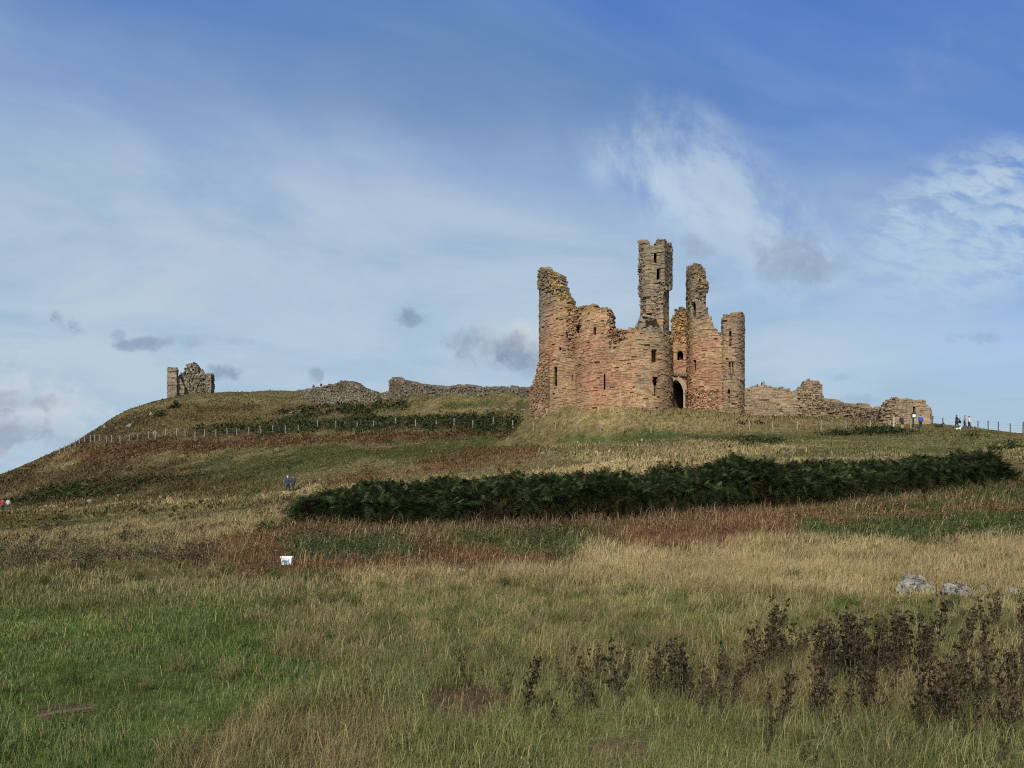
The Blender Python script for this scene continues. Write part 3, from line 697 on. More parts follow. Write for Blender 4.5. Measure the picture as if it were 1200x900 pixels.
def castle():
    root = empty('castle_gatehouse', (0, 0, 0), 'tall ruined sandstone gatehouse with broken towers standing on the ridge', 'castle')
    # --- left range: turret stump and side wall
    ops = [(648.9,652.8,430,452),(674,679,381,389.5,'rag'),(662.8,665,390,394.5),(670,672,440,446),(655,658,408,410)]
    rub = lambda px, py: .75 if (py < 341+(px-637)*.5 and px < 662) else (.6 if (664 < px < 682 and py < 420) else 0)
    o, inf = masonry('side_wall', [(633,124),(632,119),(633.5,115.5),(645,113.2),(660,111.8),(672,110.9),(684,110.2)],
        [(620,318),(631,317.5),(634,315.5),(641,316),(643,318.5),(656,320.5),(657.5,333),(661,343),(666,350),(669,358),(673,361),(684,361)],
        root, thick=1.9, openings=ops, rubble=rub, seed=2, ragged=.45)
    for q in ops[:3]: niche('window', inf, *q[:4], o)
    masonry('plinth', [(622,119),(624,115.6),(632,114.2),(642,113.0)], [(620,464),(622.5,455),(625,446),(628.5,434),(630.5,425),(633,418),(642,412)], root, thick=1.3, rubble=lambda a, b: .22, seed=3, ragged=.4)
    # --- left drum, with the low broken stretch
    ops = [(673.5,680,380.5,390,'rag'),(695.6,698.4,382.5,392),(707.8,709.4,438,457),(683,684.6,409,415),(763.4,770.2,409.5,424),(765,771.5,441.5,450,'rag'),(766.6,769.4,449,463.5)]
    rub = lambda px, py: .9 if (712 < px < 734 and py < 408-(px-712)*.5) else (.8 if 665 < px < 681 and py < 395 else 0)
    o, inf = masonry('drum_tower', [(667,112.2),(680,109.6),(692,108.2),(703,107.6),(713,107.4),(724,107.0),(740,106.2),(757,105.7),(770,105.8),(779,106.8),(785,108.6),(788,110.8),(789,113.5)],
        [(667,362),(672,361),(676,361.5),(683,359),(692,357.5),(700,358),(708,359.5),(714,362.5),(717,365),(717.3,370),(715,375),(714.6,382),(722,384.5),(727,386.5),(736,384.5),(744,382.5),(750,383),(756,385),(762,381),(770,384),(776,388),(783,392),(789,396)],
        root, thick=2.2, openings=ops, rubble=rub, seed=4)
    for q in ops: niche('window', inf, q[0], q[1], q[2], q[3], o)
    # --- tall stair tower over the drum
    ops = [(766.4,769.6,293.5,308,'rag'),(769.6,774.2,315.5,327)]
    rub = lambda px, py: .6 if px < 753-(py-300)*.01 and py < 372 else (.5 if 770 < px < 779 and 330 < py < 372 else 0)
    o, inf = masonry('stair_tower', [(752,112.5),(749.6,108.6),(756,107.7),(778.8,106.9),(788.2,110.4),(786.5,113.2)],
        [(748,283),(750.2,282.5),(753,284),(753.8,289),(758,286.5),(763,287),(767,285),(769.5,281.5),(774,280),(779,280.5),(783,283),(784,285),(788.5,285.5)],
        root, thick=1.1, openings=ops, rubble=rub, seed=5, smooth=False, bottom=[(740,347),(765,347),(779,342),(790,336)], ragged=.35)
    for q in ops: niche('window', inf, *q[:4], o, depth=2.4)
    ops2 = [(757,764,367.5,371,'rag')]
    o, inf = masonry('stair_tower_base', [(754,112.5),(751.6,108.7),(757,107.8),(777.2,107.0),(783.6,109.6),(783.5,113)],
        [(740,344),(765,344),(778,340),(790,333)], root, thick=1.2, openings=ops2, seed=6, smooth=False, bottom=[(740,420),(790,420)], ragged=.1,
        rubble=lambda px, py: .8 if px < 756 and py < 375 else (.45 if 764 < px < 776 and 345 < py < 372 else 0))
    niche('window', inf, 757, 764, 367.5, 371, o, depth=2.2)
    # string course under the parapet, corbels of the broken floor
    def ledge(nm, pts, row, hgt, out, sd):
        return masonry(nm, pts, [(a, row) for a, b in pts], root, thick=.5, course=hgt, blen=(.5, .9), jit=.02, bias=out, smooth=False, bottom=[(600, row+hgt*F/108), (900, row+hgt*F/108)], ragged=0, seed=sd, kind='grey')
    ledge('string_course', [(756,107.65),(778.9,106.8),(788.4,110.4)], 292.5, .28, .12, 11)
    ledge('string_course', [(779.2,106.9),(786.5,109.6)], 336, .3, .12, 12)
    mb = MB()
    for q in range(4): mb.box(((752.5-600)/F*107+q*.55+.1, 106.7-.08*q, EYE+(HOR-371.5-.7*q)/F*107), (.5, 1.3, .3), .2, (0.1*q, .12))
    mb.box(((751.5-600)/F*107, 106.9, EYE+(HOR-376)/F*107), (.7, 1.0, .5), .2, (0, .3))
    mb.box(((751-600)/F*107, 106.9, EYE+(HOR-381)/F*107), (.9, 1.0, .6), .3, (.2, -.2))
    cb = mb.build('corbel', plain('corbel_stone', (.25, .21, .155), .95, noise=.35, bump=.6), root)
    # --- gate recess with pointed arch, and the passage
    ops = [(784.6,801.6,446,486,'arch'),(793.2,800.6,410.5,422,'arch'),(785.6,788.6,420,428)]
    o, inf = masonry('gate_wall', [(782,112.6),(809,110.9)],
        [(782,398),(785,390),(786.5,373),(789,366),(792,361),(796,360.3),(800,361),(804,366),(805.5,373),(809,372)], root, thick=1.6, openings=ops, seed=7, rubble=lambda px, py: .5 if py < 402 else 0, smooth=False)
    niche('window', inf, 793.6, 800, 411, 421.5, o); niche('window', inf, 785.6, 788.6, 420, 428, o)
    at = inf[0]; mm = np.nonzero(inf[4])[0]
    sA, sB = np.interp(784.6, inf[2][mm], inf[1][mm]), np.interp(801.6, inf[2][mm], inf[1][mm])
    (pa, na, _), (pb, nb, _) = at(sA), at(sB); Y = (pa.y+pb.y)/2
    # passage side walls run in from the arch
    zt = EYE+(HOR-444)/F*Y; zb = EYE+(HOR-488)/F*Y
    mb = MB(); dv = Vector((-na.x, -na.y))*7
    for p in (pa, pb):
        q = p-na*.3; r_ = p+dv
        sx = -.3 if p is pa else .3
        mb.add([(q.x, q.y, zb), (r_.x, r_.y, zb), (r_.x, r_.y, zt), (q.x, q.y, zt), (q.x+sx, q.y, zb), (r_.x+sx, r_.y, zb), (r_.x+sx, r_.y, zt), (q.x+sx, q.y, zt)],
               [(0,1,2,3),(4,5,6,7),(0,3,7,4),(1,2,6,5),(3,2,6,7)])
    q0 = pa-na*1.7+Vector((-.3, 0)); q1 = pb-na*1.7+Vector((.3, 0)); r0 = q0+dv; r1 = q1+dv
    mb.add([(q0.x,q0.y,zt+.01),(q1.x,q1.y,zt+.01),(r1.x,r1.y,zt+.01),(r0.x,r0.y,zt+.01),(q0.x,q0.y,zt+.4),(q1.x,q1.y,zt+.4),(r1.x,r1.y,zt+.4),(r0.x,r0.y,zt+.4)], [(0,1,2,3),(4,5,6,7),(0,1,5,4),(3,2,6,7)])
    mb.add([(r0.x,r0.y,zb),(r1.x,r1.y,zb),(r1.x,r1.y,zt),(r0.x,r0.y,zt)], [(0,1,2,3)])
    mb.build('gate_passage', plain('passage_stone', (.2, .14, .10), .95, noise=.35, bump=.5), root)
    # voussoirs of the pointed arch: two arcs of long stones
    W = (pb-pa).length; ex = (pb-pa).normalized(); mb = MB(); spring = EYE+(HOR-462)/F*Y; apex = EYE+(HOR-445)/F*Y; hA = apex-spring
    for side in (0, 1):
        # arc centre on the springing line
        rad_ = (hA*hA+W*W/4)/W
        for q in range(9):
            t = (q+.5)/9; th = t*math.acos(max(-1, 1-W/2/rad_))
            u = rad_*(1-math.cos(th)) - .02; w = rad_*math.sin(th)
            uu = u if side == 0 else W-u
            ang = math.pi/2-th if side == 0 else math.pi/2+th
            for ring_, (o_, dd, hh_) in enumerate(((.16, .22, .5), (.46, .12, .7))):
                uo = uu-(o_*math.cos(th) if side == 0 else -o_*math.cos(th)); wo = w+o_*math.sin(th)*.9
                c = pa+ex*uo+na*(dd-.2-.1*ring_+.2); L_ = rad_*math.acos(max(-1, 1-W/2/rad_))/9*(1.08+.15*ring_)
                yaw = math.atan2(ex.y, ex.x)
                mb.box((c.x, c.y, spring+wo), (.3, .5, L_), yaw, (0, (-1 if side else 1)*(th)))
    for side in (0, 1):
        for q in range(6):
            c = (pa+ex*(-.16)) if side == 0 else (pb+ex*.16); c = c+na*.12
            zz = spring-.15-q*.42
            mb.box((c.x, c.y, zz), (.32, .5, .4), math.atan2(ex.y, ex.x))
    mb.build('gate_arch', plain('arch_stone', (.34, .26, .175), .9, noise=.3, bump=.5), root)
    # row of slanting corbels above the arch
    for q in range(6):
        px = 787.2+q*3.5; s = np.interp(px, inf[2][mm], inf[1][mm]); p, n_, _ = at(s); mb = MB(); zz = EYE+(HOR-(437.5+q*.35))/F*p.y
        mb.box((p.x+n_.x*.3, p.y+n_.y*.3, zz), (.22, .8, .38), 0, (.5, .25)); mb.build('corbel', M_SHADED_STONE if 0 else bpy.data.materials['corbel_stone'], root)
    # --- right drum and its tall broken fragment
    ops = [(811.8,815.6,421.5,435),(809.4,815.4,353.5,371.5,'arch'),(819.8,822.6,345,352,'rag')]
    o, inf = masonry('drum_tower', [(804,112.6),(805.6,109.6),(808.5,107.8),(814,106.7),(824,106.1),(834,105.8),(843,105.7),(849,106),(852,108)],
        [(800,313),(807.2,313),(809,310.5),(813,308.5),(816,309.5),(820,312),(822,319),(824,323),(825.3,336),(825.6,352),(826.2,361),(827.5,364),(832,372),(834.5,377),(835.5,381),(838.5,385),(842,389),(846,390),(852,392)],
        root, thick=1.7, openings=ops, seed=8, ragged=.35, rubble=lambda px, py: .7 if (px > 816 and py < 350) else (.35 if py > 455 and px < 842 else 0))
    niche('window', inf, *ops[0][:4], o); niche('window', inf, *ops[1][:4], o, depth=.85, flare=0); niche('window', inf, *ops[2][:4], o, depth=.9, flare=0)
    masonry('wall_fragment', [(817,107.0),(824,106.2),(828.8,106.3),(829.6,107.5)], [(817,312),(820,312),(822,318),(825,321),(827.5,326),(829.4,332),(830,338)], root, thick=1.2, bottom=[(817,352),(824,350),(827,345),(830,339)], seed=21, ragged=.3, rubble=lambda a, b: .55)
    # --- right turret
    ops = [(854.6,857.2,387.5,405.5,'rag'),(853.9,856.2,424.5,438),(857.6,859.9,424.5,438),(853,855.6,457,472,'rag')]
    o, inf = masonry('turret', [(845.3,107.6),(846.2,105.9),(850,105.4),(860,105.2),(867,105.7),(870.6,107.2),(872,109.8),(872.4,113.5),(872,117)],
        [(845,375),(846.3,372),(847,369.5),(851,368),(853,369.5),(857,370),(859,368.5),(863,368.8),(865,366.5),(867,366),(871,367),(872.5,369)],
        root, thick=1.6, openings=ops, seed=9, ragged=.28)
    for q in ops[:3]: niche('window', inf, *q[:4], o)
    masonry('string_course', [(846.2,105.85),(850,105.35),(860,105.15),(867,105.65),(870.6,107.15),(872,109.8)], [(800,441.5),(900,441.5)], root, thick=.4, course=.3, bias=.16, bottom=[(800,444),(900,444)], ragged=0, seed=13, kind='grey')
    # --- walls behind, closing the building
    masonry('rear_wall', [(634,124.5),(660,124),(720,122),(780,120),(830,119.5),(872,118)], [(630,395),(700,405),(740,408),(790,402),(850,410),(872,415)], root, thick=1.4, course=.45, blen=(.7, 1.4), seed=10, kind='grey')
    return root
castle()

def wall_thing(name, label, path, top, kind='rubble', thick=1.2, rub=.5, seed=30, group=None, cat='wall', course=.3, blen=(.35, .8), smooth=True, **kw):
    o, inf = masonry(name, path, top, None, thick=thick, course=course, blen=blen, kind=kind, seed=seed, rubble=(lambda a, b: rub) if not callable(rub) else rub, smooth=smooth, **kw)
    return tag(o, label, cat, group), inf
# right-hand curtain wall, in two builds
wall_thing('curtain_wall', 'buff ruined curtain wall joining the right side of the gatehouse with a rounded stump on its top',
    [(872.5,112),(895,111.5),(915,111),(940,110.5),(964,110)], [(872,454),(878,453),(884,452),(890,451),(897,449.5),(902,450.5),(906,453.5),(915,454.5),(925,455.5),(935,457),(936,453),(940,448),(944,446),(949,445),(955,446),(961,449),(963,452),(964,461)],
    'curtain', 1.6, lambda a, b: .5 if (a > 936 and b > 462) else (.12 if a > 930 else 0), 31, course=.25)
wall_thing('curtain_wall', 'low crumbling rubble wall running down from the rounded stump to the square ruin',
    [(958,110),(985,107),(1010,104),(1034,100.5)], [(958,464),(966,468),(975,470),(982,472.5),(990,473),(1000,474),(1008,474),(1015,477),(1022,478),(1034,480)], 'curtain', 1.4, .4, 32, course=.27)
o, inf = wall_thing('ruined_building', 'square roofless stone ruin with sloping broken left side beside the fence gate',
    [(1029,102.5),(1033,99),(1045,98),(1062,97.2),(1090,96.6),(1092,103)], [(1028,482),(1031,478),(1034,473),(1037,468),(1040,466.5),(1048,465.5),(1057,465.6),(1060,467),(1070,467.5),(1080,468.5),(1085,469),(1087,472),(1089,477),(1092,479)],
    'curtain', 1.5, lambda a, b: .45 if a < 1050 else 0, 33, cat='ruin', smooth=False, ragged=.3, openings=[(1070.2,1072.8,476.8,483)], course=.25)
niche('window', inf, 1070.2, 1072.8, 476.8, 483, o)
# left-hand walls
wall_thing('curtain_wall', 'grey stone wall stub with flat topped higher middle on the left of the ridge', [(346,196),(366,185),(384,181),(404,178),(424,175),(441,173)],
    [(346,458),(358,456.5),(364,455.5),(375,453.5),(385,450.5),(397,449),(398,447),(410,447),(416,450),(424,453.5),(430,457),(437,457.5),(441,463)], 'rubble', 2.2, lambda a, b: .25 if (382 < a < 424 and b > 460) else .8, 34, course=.34)
wall_thing('curtain_wall', 'low broken wall bridging the gap between the two grey wall stubs', [(436,176),(450,174),(463,172)], [(436,461),(445,459.5),(456,458.5),(463,458)], 'rubble', 1.5, .5, 35, course=.42)
wall_thing('curtain_wall', 'long grey rubble wall tapering from a tall ragged end towards the gatehouse', [(457.5,176),(458.5,170.5),(475,166),(500,160),(540,151),(580,142),(622,131)],
    [(457,445),(459,443),(466,442.8),(469,445.5),(474,446.5),(480,448),(490,449.5),(500,450.5),(508,452),(515,452.5),(530,452.2),(556,452),(558,454),(575,453),(590,454.5),(605,454.5),(622,455)], 'rubble', 1.6, .75, 36, course=.33)
# distant tower on the hill
def lilburn():
    root = empty('ruined_tower', (0, 0, 0), 'small distant ruined tower with jagged rubble middle on the left hilltop', 'tower')
    Y = 213
    masonry('turret', [(196.4,217),(196.2,212.2),(206.8,211.2),(208.6,214)], [(196,431),(199.6,430.5),(199.9,433.5),(203,433.5),(203.3,430.5),(208,430.5),(209,431)], root, thick=1.6, course=.5, blen=(.8, 1.6), jit=.06, kind='grey', seed=41, smooth=False, ragged=.12)
    masonry('turret_string', [(195.9,212.0),(207.1,211.0),(208.9,213.8)], [(196,449.4),(209,449.4)], root, thick=.5, course=.4, bias=.15, kind='grey', seed=45, smooth=False, ragged=0, bottom=[(190,451),(260,451)])
    masonry('turret_string', [(195.9,212.0),(207.1,211.0),(208.9,213.8)], [(196,433),(209,433)], root, thick=.5, course=.4, bias=.18, kind='grey', seed=46, smooth=False, ragged=0, bottom=[(190,434.6),(260,434.6)])
    o, inf = masonry('side_wall', [(205,212.2),(216,212.6)], [(205,441),(208,442),(209.5,443),(211,446),(213.5,449),(216,455)], root, thick=1.5, course=.5, blen=(.8, 1.6), kind='grey', seed=42, smooth=False, ragged=.3, openings=[(201,202,461,464)])
    masonry('inner_wall', [(206,214.4),(219,214)], [(206,441),(209.5,440.5),(210,437),(212.5,437),(213,439.5),(216,440),(219,443)], root, thick=1.5, course=.5, kind='grey', seed=43, smooth=False, ragged=.1)
    masonry('rubble_wall', [(209,214.8),(226,213.9),(243,214.8)], [(209,441),(211,440),(214,437),(217,431),(219,426.5),(222,425),(226,425),(229,426),(232,429.5),(235,434),(238.5,434.5),(241,438),(243,442)], root, thick=2.4, course=.5, blen=(.5, 1.1), kind='rubble', seed=44, rubble=lambda a, b: 1.35, ragged=.5)
    masonry('turret', [(242.4,216),(241.8,212.6),(247.2,212.2),(251.2,217)], [(241,438.5),(244.2,437.2),(247.8,437.3),(248,439.5),(249.3,439.5),(249.6,438.2),(252,438.4)], root, thick=1.3, course=.5, blen=(.7, 1.4), kind='grey', seed=47, smooth=False, ragged=.1, rubble=lambda a, b: .5 if a < 245 else .1)
lilburn()

# ------------------------------------------------------------------ fences
def fence(label, posts, wires=3, ht=1.25, mat=M_WOOD, pr=.075):
    P = [hit(px, py, 55, 200) for px, py in posts]
    root = empty('wire_fence', P[0], label, 'fence'); W = MB()
    for i, p in enumerate(P):
        l = p-P[0]; h = ht*random.uniform(.9, 1.1); a = random.uniform(-.05, .05); b = random.uniform(-.05, .05)
        mb = MB(); mb.box((l.x, l.y, l.z+h/2-.15), (pr*2, pr*2, h+.3), random.uniform(0, .6), (a, b)); o = mb.build('post', mat, root)
    for k in range(wires):
        f = .25+.72*k/max(1, wires-1)
        W.tube([(p-P[0])+Vector((0, 0, ht*f)) for p in P], .006, 4)
    W.build('wire', M_WIRE, root); return root
lp = [(70,532),(76,529.5),(82,526.5),(88,523.5),(93,521),(99,519),(106,518),(111,517.5),(117,518),(124.5,518),(131,518.5),(140.5,519),(151.5,517),(161.5,515.5),(174,514.5),(182,515),(194,511),(207,510.5),(217,513),(228.5,513.5),(239.5,512),(253,511.5),(266,510.5),(277.5,510.5),(291.5,509),(305,508.5),(319.5,507.5),(334.5,508),(349.6,506.5),(372,501.5),(393.5,502),(418.5,503),(437.7,503),(463.7,499),(487,501.5),(511,502),(532,500.5),(554,502),(578,499.5),(601,503.5)]
fence('long line of pale grey posts and wire crossing the left hillside', lp, 3, 1.35, plain('bleached_wood', (.235, .22, .185), .9, noise=.3), .06)
lp = [(625,504),(651,504.5),(676,506),(704,507.5),(731,506.5),(763,507.5),(792,507),(820,505.5),(849,505),(878,504.5),(905,504.5),(934,504),(962,504.5),(991,504),(1019.5,503.5),(1041,502)]
fence('line of brown wooden posts and wire in the grass below the gatehouse', lp, 3, 1.15, plain('brown_wood', (.24, .19, .13), .9, noise=.3), .07)
lp = [(1093,498.5),(1105,499.5),(1146,503.5),(1158,504.3),(1170,505),(1184,506.5),(1199,507.5)]
fence('dark posts and thin wire along the skyline right of the square ruin', lp, 4, 1.15, plain('dark_wood', (.13, .105, .08), .9, noise=.3), .045)
# gate beside the ruin
g = hit(1056, 502.5, 80, 110)
root = empty('wooden_gate', g, 'wooden field gate with top rail and slanting brace in front of the square ruin', 'gate')
sc = g.y/F
mb = MB(); mb.box((-9*sc, 0, .62), (.2, .2, 1.6)); mb.build('gate_post', M_WOOD, root)
mb = MB(); mb.box((11*sc, 0, .6), (.16, .16, 1.35)); mb.build('gate_post', bpy.data.materials['brown_wood'], root)
mb = MB(); mb.box((1*sc, -.02, 1.12), (20*sc-.2, .08, .14), 0, (0, .05)); mb.box((5*sc, -.02, .72), (11*sc, .07, .1)); mb.build('rail', bpy.data.materials['brown_wood'], root)
mb = MB(); mb.tube([(-16*sc, -.1, -.1), (-12.2*sc, -.05, .9)], .06); mb.build('brace', M_WOOD, root)
# notice board
g = hit(1070.5, 501.5, 80, 110)
root = empty('notice_board', g, 'black notice board on a post with a white notice by the gate', 'sign')
M_BLACK = plain('black_paint', (.02, .02, .02), .6)
mb = MB(); mb.box((0, .04, .8), (.14, .14, 1.8)); mb.build('post', M_BLACK, root)
mb = MB(); mb.box((0, -.06, 1.52), (.56, .06, .68)); mb.build('board', M_BLACK, root)
mb = MB(); mb.box((.02, -.098, 1.46), (.36, .012, .34)); mb.build('notice', plain('white_notice', (.75, .75, .72), .6, noise=.08), root)

# ------------------------------------------------------------------ people and dogs
def skin_mesh(name, verts, edges, radii, mat, parent, sub=2, root=0):
    me = bpy.data.meshes.new(name+'_src'); me.from_pydata(verts, edges, []); o = bpy.data.objects.new(name+'_src', me); COL.objects.link(o)
    m = o.modifiers.new('skin', 'SKIN'); m.use_smooth_shade = True
    for i, r_ in enumerate(radii):
        sv = me.skin_vertices[0].data[i]; sv.radius = r_ if hasattr(r_, '__len__') else (r_, r_); sv.use_root = (i == root)
    s = o.modifiers.new('sub', 'SUBSURF'); s.levels = sub; s.render_levels = sub
    dg = bpy.context.evaluated_depsgraph_get(); dg.update()
    nm = bpy.data.meshes.new_from_object(o.evaluated_get(dg)); nm.name = name
    bpy.data.objects.remove(o); bpy.data.meshes.remove(me)
    nm.materials.clear(); nm.materials.append(mat); nm.polygons.foreach_set('use_smooth', [True]*len(nm.polygons))
    return obj(name, nm, parent)
MC = {}
def cloth(c):
    if c not in MC: MC[c] = plain('cloth', c, .9, noise=.2, scale=12)
    return MC[c]
SKIN = plain('skin', (.5, .3, .22), .6, noise=.06)
def person(loc, face, label, top, legs, hair, ht=1.74, stride=.18, arm=((.04, .0), (-.04, .0)), lean=0.0, shorts=False, long_coat=False, hat=None, group=None, longhair=False):
    k = ht/1.75
    root = empty('person', loc, label, 'person', group, face)      # faces -Y before turning
    hipz, shz = .92*k, 1.43*k; ly = -lean
    def sp(x, y, z): return (x*k, (y+ly*max(0, (z-.9)))*k, z*k)
    hip = sp(0, 0, .95); waist = sp(0, 0, 1.12); chest = sp(0, 0, 1.33); neck = sp(0, 0, 1.5); head = sp(0, -.02, 1.62); crown = sp(0, -.01, 1.70)
    V = [hip, waist, chest, neck, head, crown]; Rr = [.13, .115, .135, .055, .085, .06]; E = [(0,1),(1,2),(2,3),(3,4),(4,5)]
    leg_pts = {}; arm_pts = {}
    for sgn, st in ((-1, stride), (1, -stride)):
        hp = sp(.09*sgn, 0, .88); kn = sp(.10*sgn, -st*.55-.02, .49); an = sp(.10*sgn, -st*.9+(.06 if st < 0 else 0), .10); to = (an[0], an[1]-.13*k, .04*k)
        n = len(V); V += [hp, kn, an, to]; Rr += [.085, .06, .042, .04]; E += [(0, n), (n, n+1), (n+1, n+2), (n+2, n+3)]; leg_pts[sgn] = (hp, kn, an, to)
    for sgn, (sw, el) in ((-1, arm[0]), (1, arm[1])):
        sh = sp(.18*sgn, 0, 1.42); eb = sp(.25*sgn, -sw*.8+.03, 1.15+abs(sw)*.1+max(0, sw-.3)*.2); hd = sp(.24*sgn-el*sgn, -sw*1.6-.03, .93+max(0, sw-.08)*.8)
        n = len(V); V += [sh, eb, hd]; Rr += [.055, .042, .035]; E += [(2, n), (n, n+1), (n+1, n+2)]; arm_pts[sgn] = (sh, eb, hd)
        # hand: palm with four fingers and a thumb
        hd_d = (Vector(hd)-Vector(eb)).normalized(); side = Vector((1, 0, 0)); 
        pal = Vector(hd)+hd_d*.07*k; b = len(V); V.append(tuple(pal)); Rr.append(.03); E.append((n+2, b))
        fw = hd_d.cross(side).normalized()
        for q, fl in enumerate((.07, .08, .075, .06)):
            a_ = pal+fw*(.024*(q-1.5))*k+hd_d*.02; c_ = a_+hd_d*fl*k+Vector((-sgn*.012, 0, 0)); V += [tuple(a_), tuple(c_)]; Rr += [.009, .008]; E += [(b, len(V)-2), (len(V)-2, len(V)-1)]
        t_ = pal+fw*.05*k; V.append(tuple(t_)); Rr.append(.01); E.append((b, len(V)-1))
    Rr = [r_*k for r_ in Rr]
    body = skin_mesh('body', V, E, Rr, SKIN, root, 1)
    # face: nose, ears on the head; hair cap
    mb = MB(); hc = Vector(head)
    mb.ball(hc+Vector((0, .02, .045))*k, (.098*k, .105*k, .085*k))
    if longhair: mb.ball(hc+Vector((0, .075, -.06))*k, (.095*k, .05*k, .16*k))
    mb.build('hat' if hat else 'hair', cloth(hat or hair), root, True)
    mb = MB(); mb.ball(hc+Vector((0, -.092, .0))*k, (.013, .02, .02), 6, 5); mb.build('nose', SKIN, root, True)
    # jacket
    V = [sp(0, 0, .62 if long_coat else .84), waist, chest, neck]; Rr = [(.19, .15) if long_coat else (.175, .14), (.165, .13), (.19, .14), (.085, .08)]; E = [(0,1),(1,2),(2,3)]
    for sgn in (-1, 1):
        sh, eb, hd = arm_pts[sgn]; wr = tuple(Vector(eb).lerp(Vector(hd), .92)); n = len(V); V += [sh, eb, wr]; Rr += [.083, .068, .052]; E += [(2, n), (n, n+1), (n+1, n+2)]
    skin_mesh('jacket', V, E, [(r_[0]*k, r_[1]*k) if hasattr(r_, '__len__') else r_*k for r_ in Rr], cloth(top), root, 2)
    V = [sp(0, 0, .95)]; Rr = [.15]; E = []
    for sgn in (-1, 1):
        hp, kn, an, to = leg_pts[sgn]; n = len(V)
        if shorts: V += [hp, tuple(Vector(hp).lerp(Vector(kn), .8))]; Rr += [.11, .10]; E += [(0, n), (n, n+1)]
        else: V += [hp, kn, tuple(Vector(kn).lerp(Vector(an), .93))]; Rr += [.108, .08, .062]; E += [(0, n), (n, n+1), (n+1, n+2)]
    skin_mesh('shorts' if shorts else 'trousers', V, E, [r_*k for r_ in Rr], cloth(legs), root, 2)
    for sgn in (-1, 1):
        hp, kn, an, to = leg_pts[sgn]; mb = MB(); c = (Vector(an)+Vector(to))/2
        mb.ball((c.x, c.y-.01, .05*k), (.055*k, .14*k, .06*k)); mb.build('shoe', cloth((.03, .03, .035)), root, True)
    return root
def at(px, py, y0=40, y1=130): return hit(px, py, y0, y1)
dk = (.03, .028, .027)
person(at(337.2,577.3,60,100), R(170), 'person in a bright blue jacket and pale cap walking on the grass path', (.014, .034, .12), (.022, .02, .022), (.1, .07, .05), 1.75, .22, hat=(.6, .56, .5))
person(at(341.8,577,60,100)+Vector((0, .5, 0)), R(160), 'person in dark clothes walking just beside the blue jacket on the path', (.035, .035, .045), (.02, .02, .024), (.04, .03, .025), 1.78, -.18)
person(at(2.8,599.4,80,125), R(200), 'person in a red jacket at the left end of the path', (.42, .025, .035), (.03, .03, .04), (.05, .035, .025), 1.7, .12)
person(at(7.3,599.2,80,125)+Vector((0, .4, 0)), R(195), 'person with a pale top walking right behind the red jacket', (.45, .42, .42), (.06, .06, .075), (.05, .035, .025), 1.72, -.15)
person(at(1057.5,503.5,80,100), R(185), 'person in a black top and shorts with bare legs leaning on the gate', (.02, .02, .022), (.03, .03, .03), (.05, .035, .025), 1.72, .05, arm=((.55, .1), (.1, 0)), lean=.25, shorts=True)
person(at(1078.8,502.8,80,100), R(175), 'person in a blue jacket and dark trousers standing by the notice board', (.035, .085, .40), (.02, .022, .03), (.03, .022, .018), 1.72, .06)
p3 = at(1121,503.2,80,110)
person(p3, R(70), 'person in a long black coat carrying a bag on the skyline', (.02, .02, .022), (.02, .02, .025), (.06, .045, .03), 1.78, .2, long_coat=True, longhair=True, arm=((.2, .05), (.05, 0)))
person(at(1130.6,503.6,80,110), R(60), 'person in a grey top, middle one of the three walking on the skyline', (.2, .19, .18), (.05, .05, .055), (.03, .025, .02), 1.72, .16)
person(at(1135.8,504.4,80,110), R(60), 'person in a white top and black trousers, rightmost on the skyline', (.62, .6, .6), (.02, .02, .025), (.12, .08, .05), 1.66, -.2)
mb = MB(); mb.box((0, 0, .0), (.14, .34, .36), .3, (.08, .05), .8); mb.box((0, .0, .3), (.03, .04, .5), .3, (.1, .2)); b = mb.build('shoulder_bag', M_BLACK)
b.location = p3+Vector((.36, -.05, .92)); tag(b, 'black bag hanging at the side of the long black coat', 'bag')
def wallman(px, row, Y, label, h=1.7):
    z = EYE+(HOR-row)/F*Y-h
    return person(Vector(((px-600)/F*Y, Y, z)), R(180), label, dk, dk, dk, h, .05)
# they stand on the rampart behind the wall, on a ledge of rubble
def ledge(px, row, Y, w, label):
    p = Vector(((px-600)/F*Y, Y, 0)); g0 = float(H(p.x, p.y)); zt = EYE+(HOR-row)/F*Y
    return masonry('wall_stones', [(px-w, Y+.4), (px+w, Y+.4)], [(px-w, row), (px+w, row)], None, thick=1.6, kind='rubble', rubble=lambda a, b: .5, smooth=False, ragged=0, seed=int(px))[0]
wallman(367.5, 450.2, 188.5, 'person in dark clothes, left of two looking over the grey wall stub'); wallman(376.3, 448.4, 187.5, 'person in dark clothes, right of two looking over the grey wall stub')
for nm, px, Y, lb in (('wall_stones', 371.5, 189.6, 'rough rubble platform behind the grey wall stub'),):
    o = ledge(px, 450.2+1.7*F/Y+.1, Y, 9, lb); tag(o, lb, 'wall')

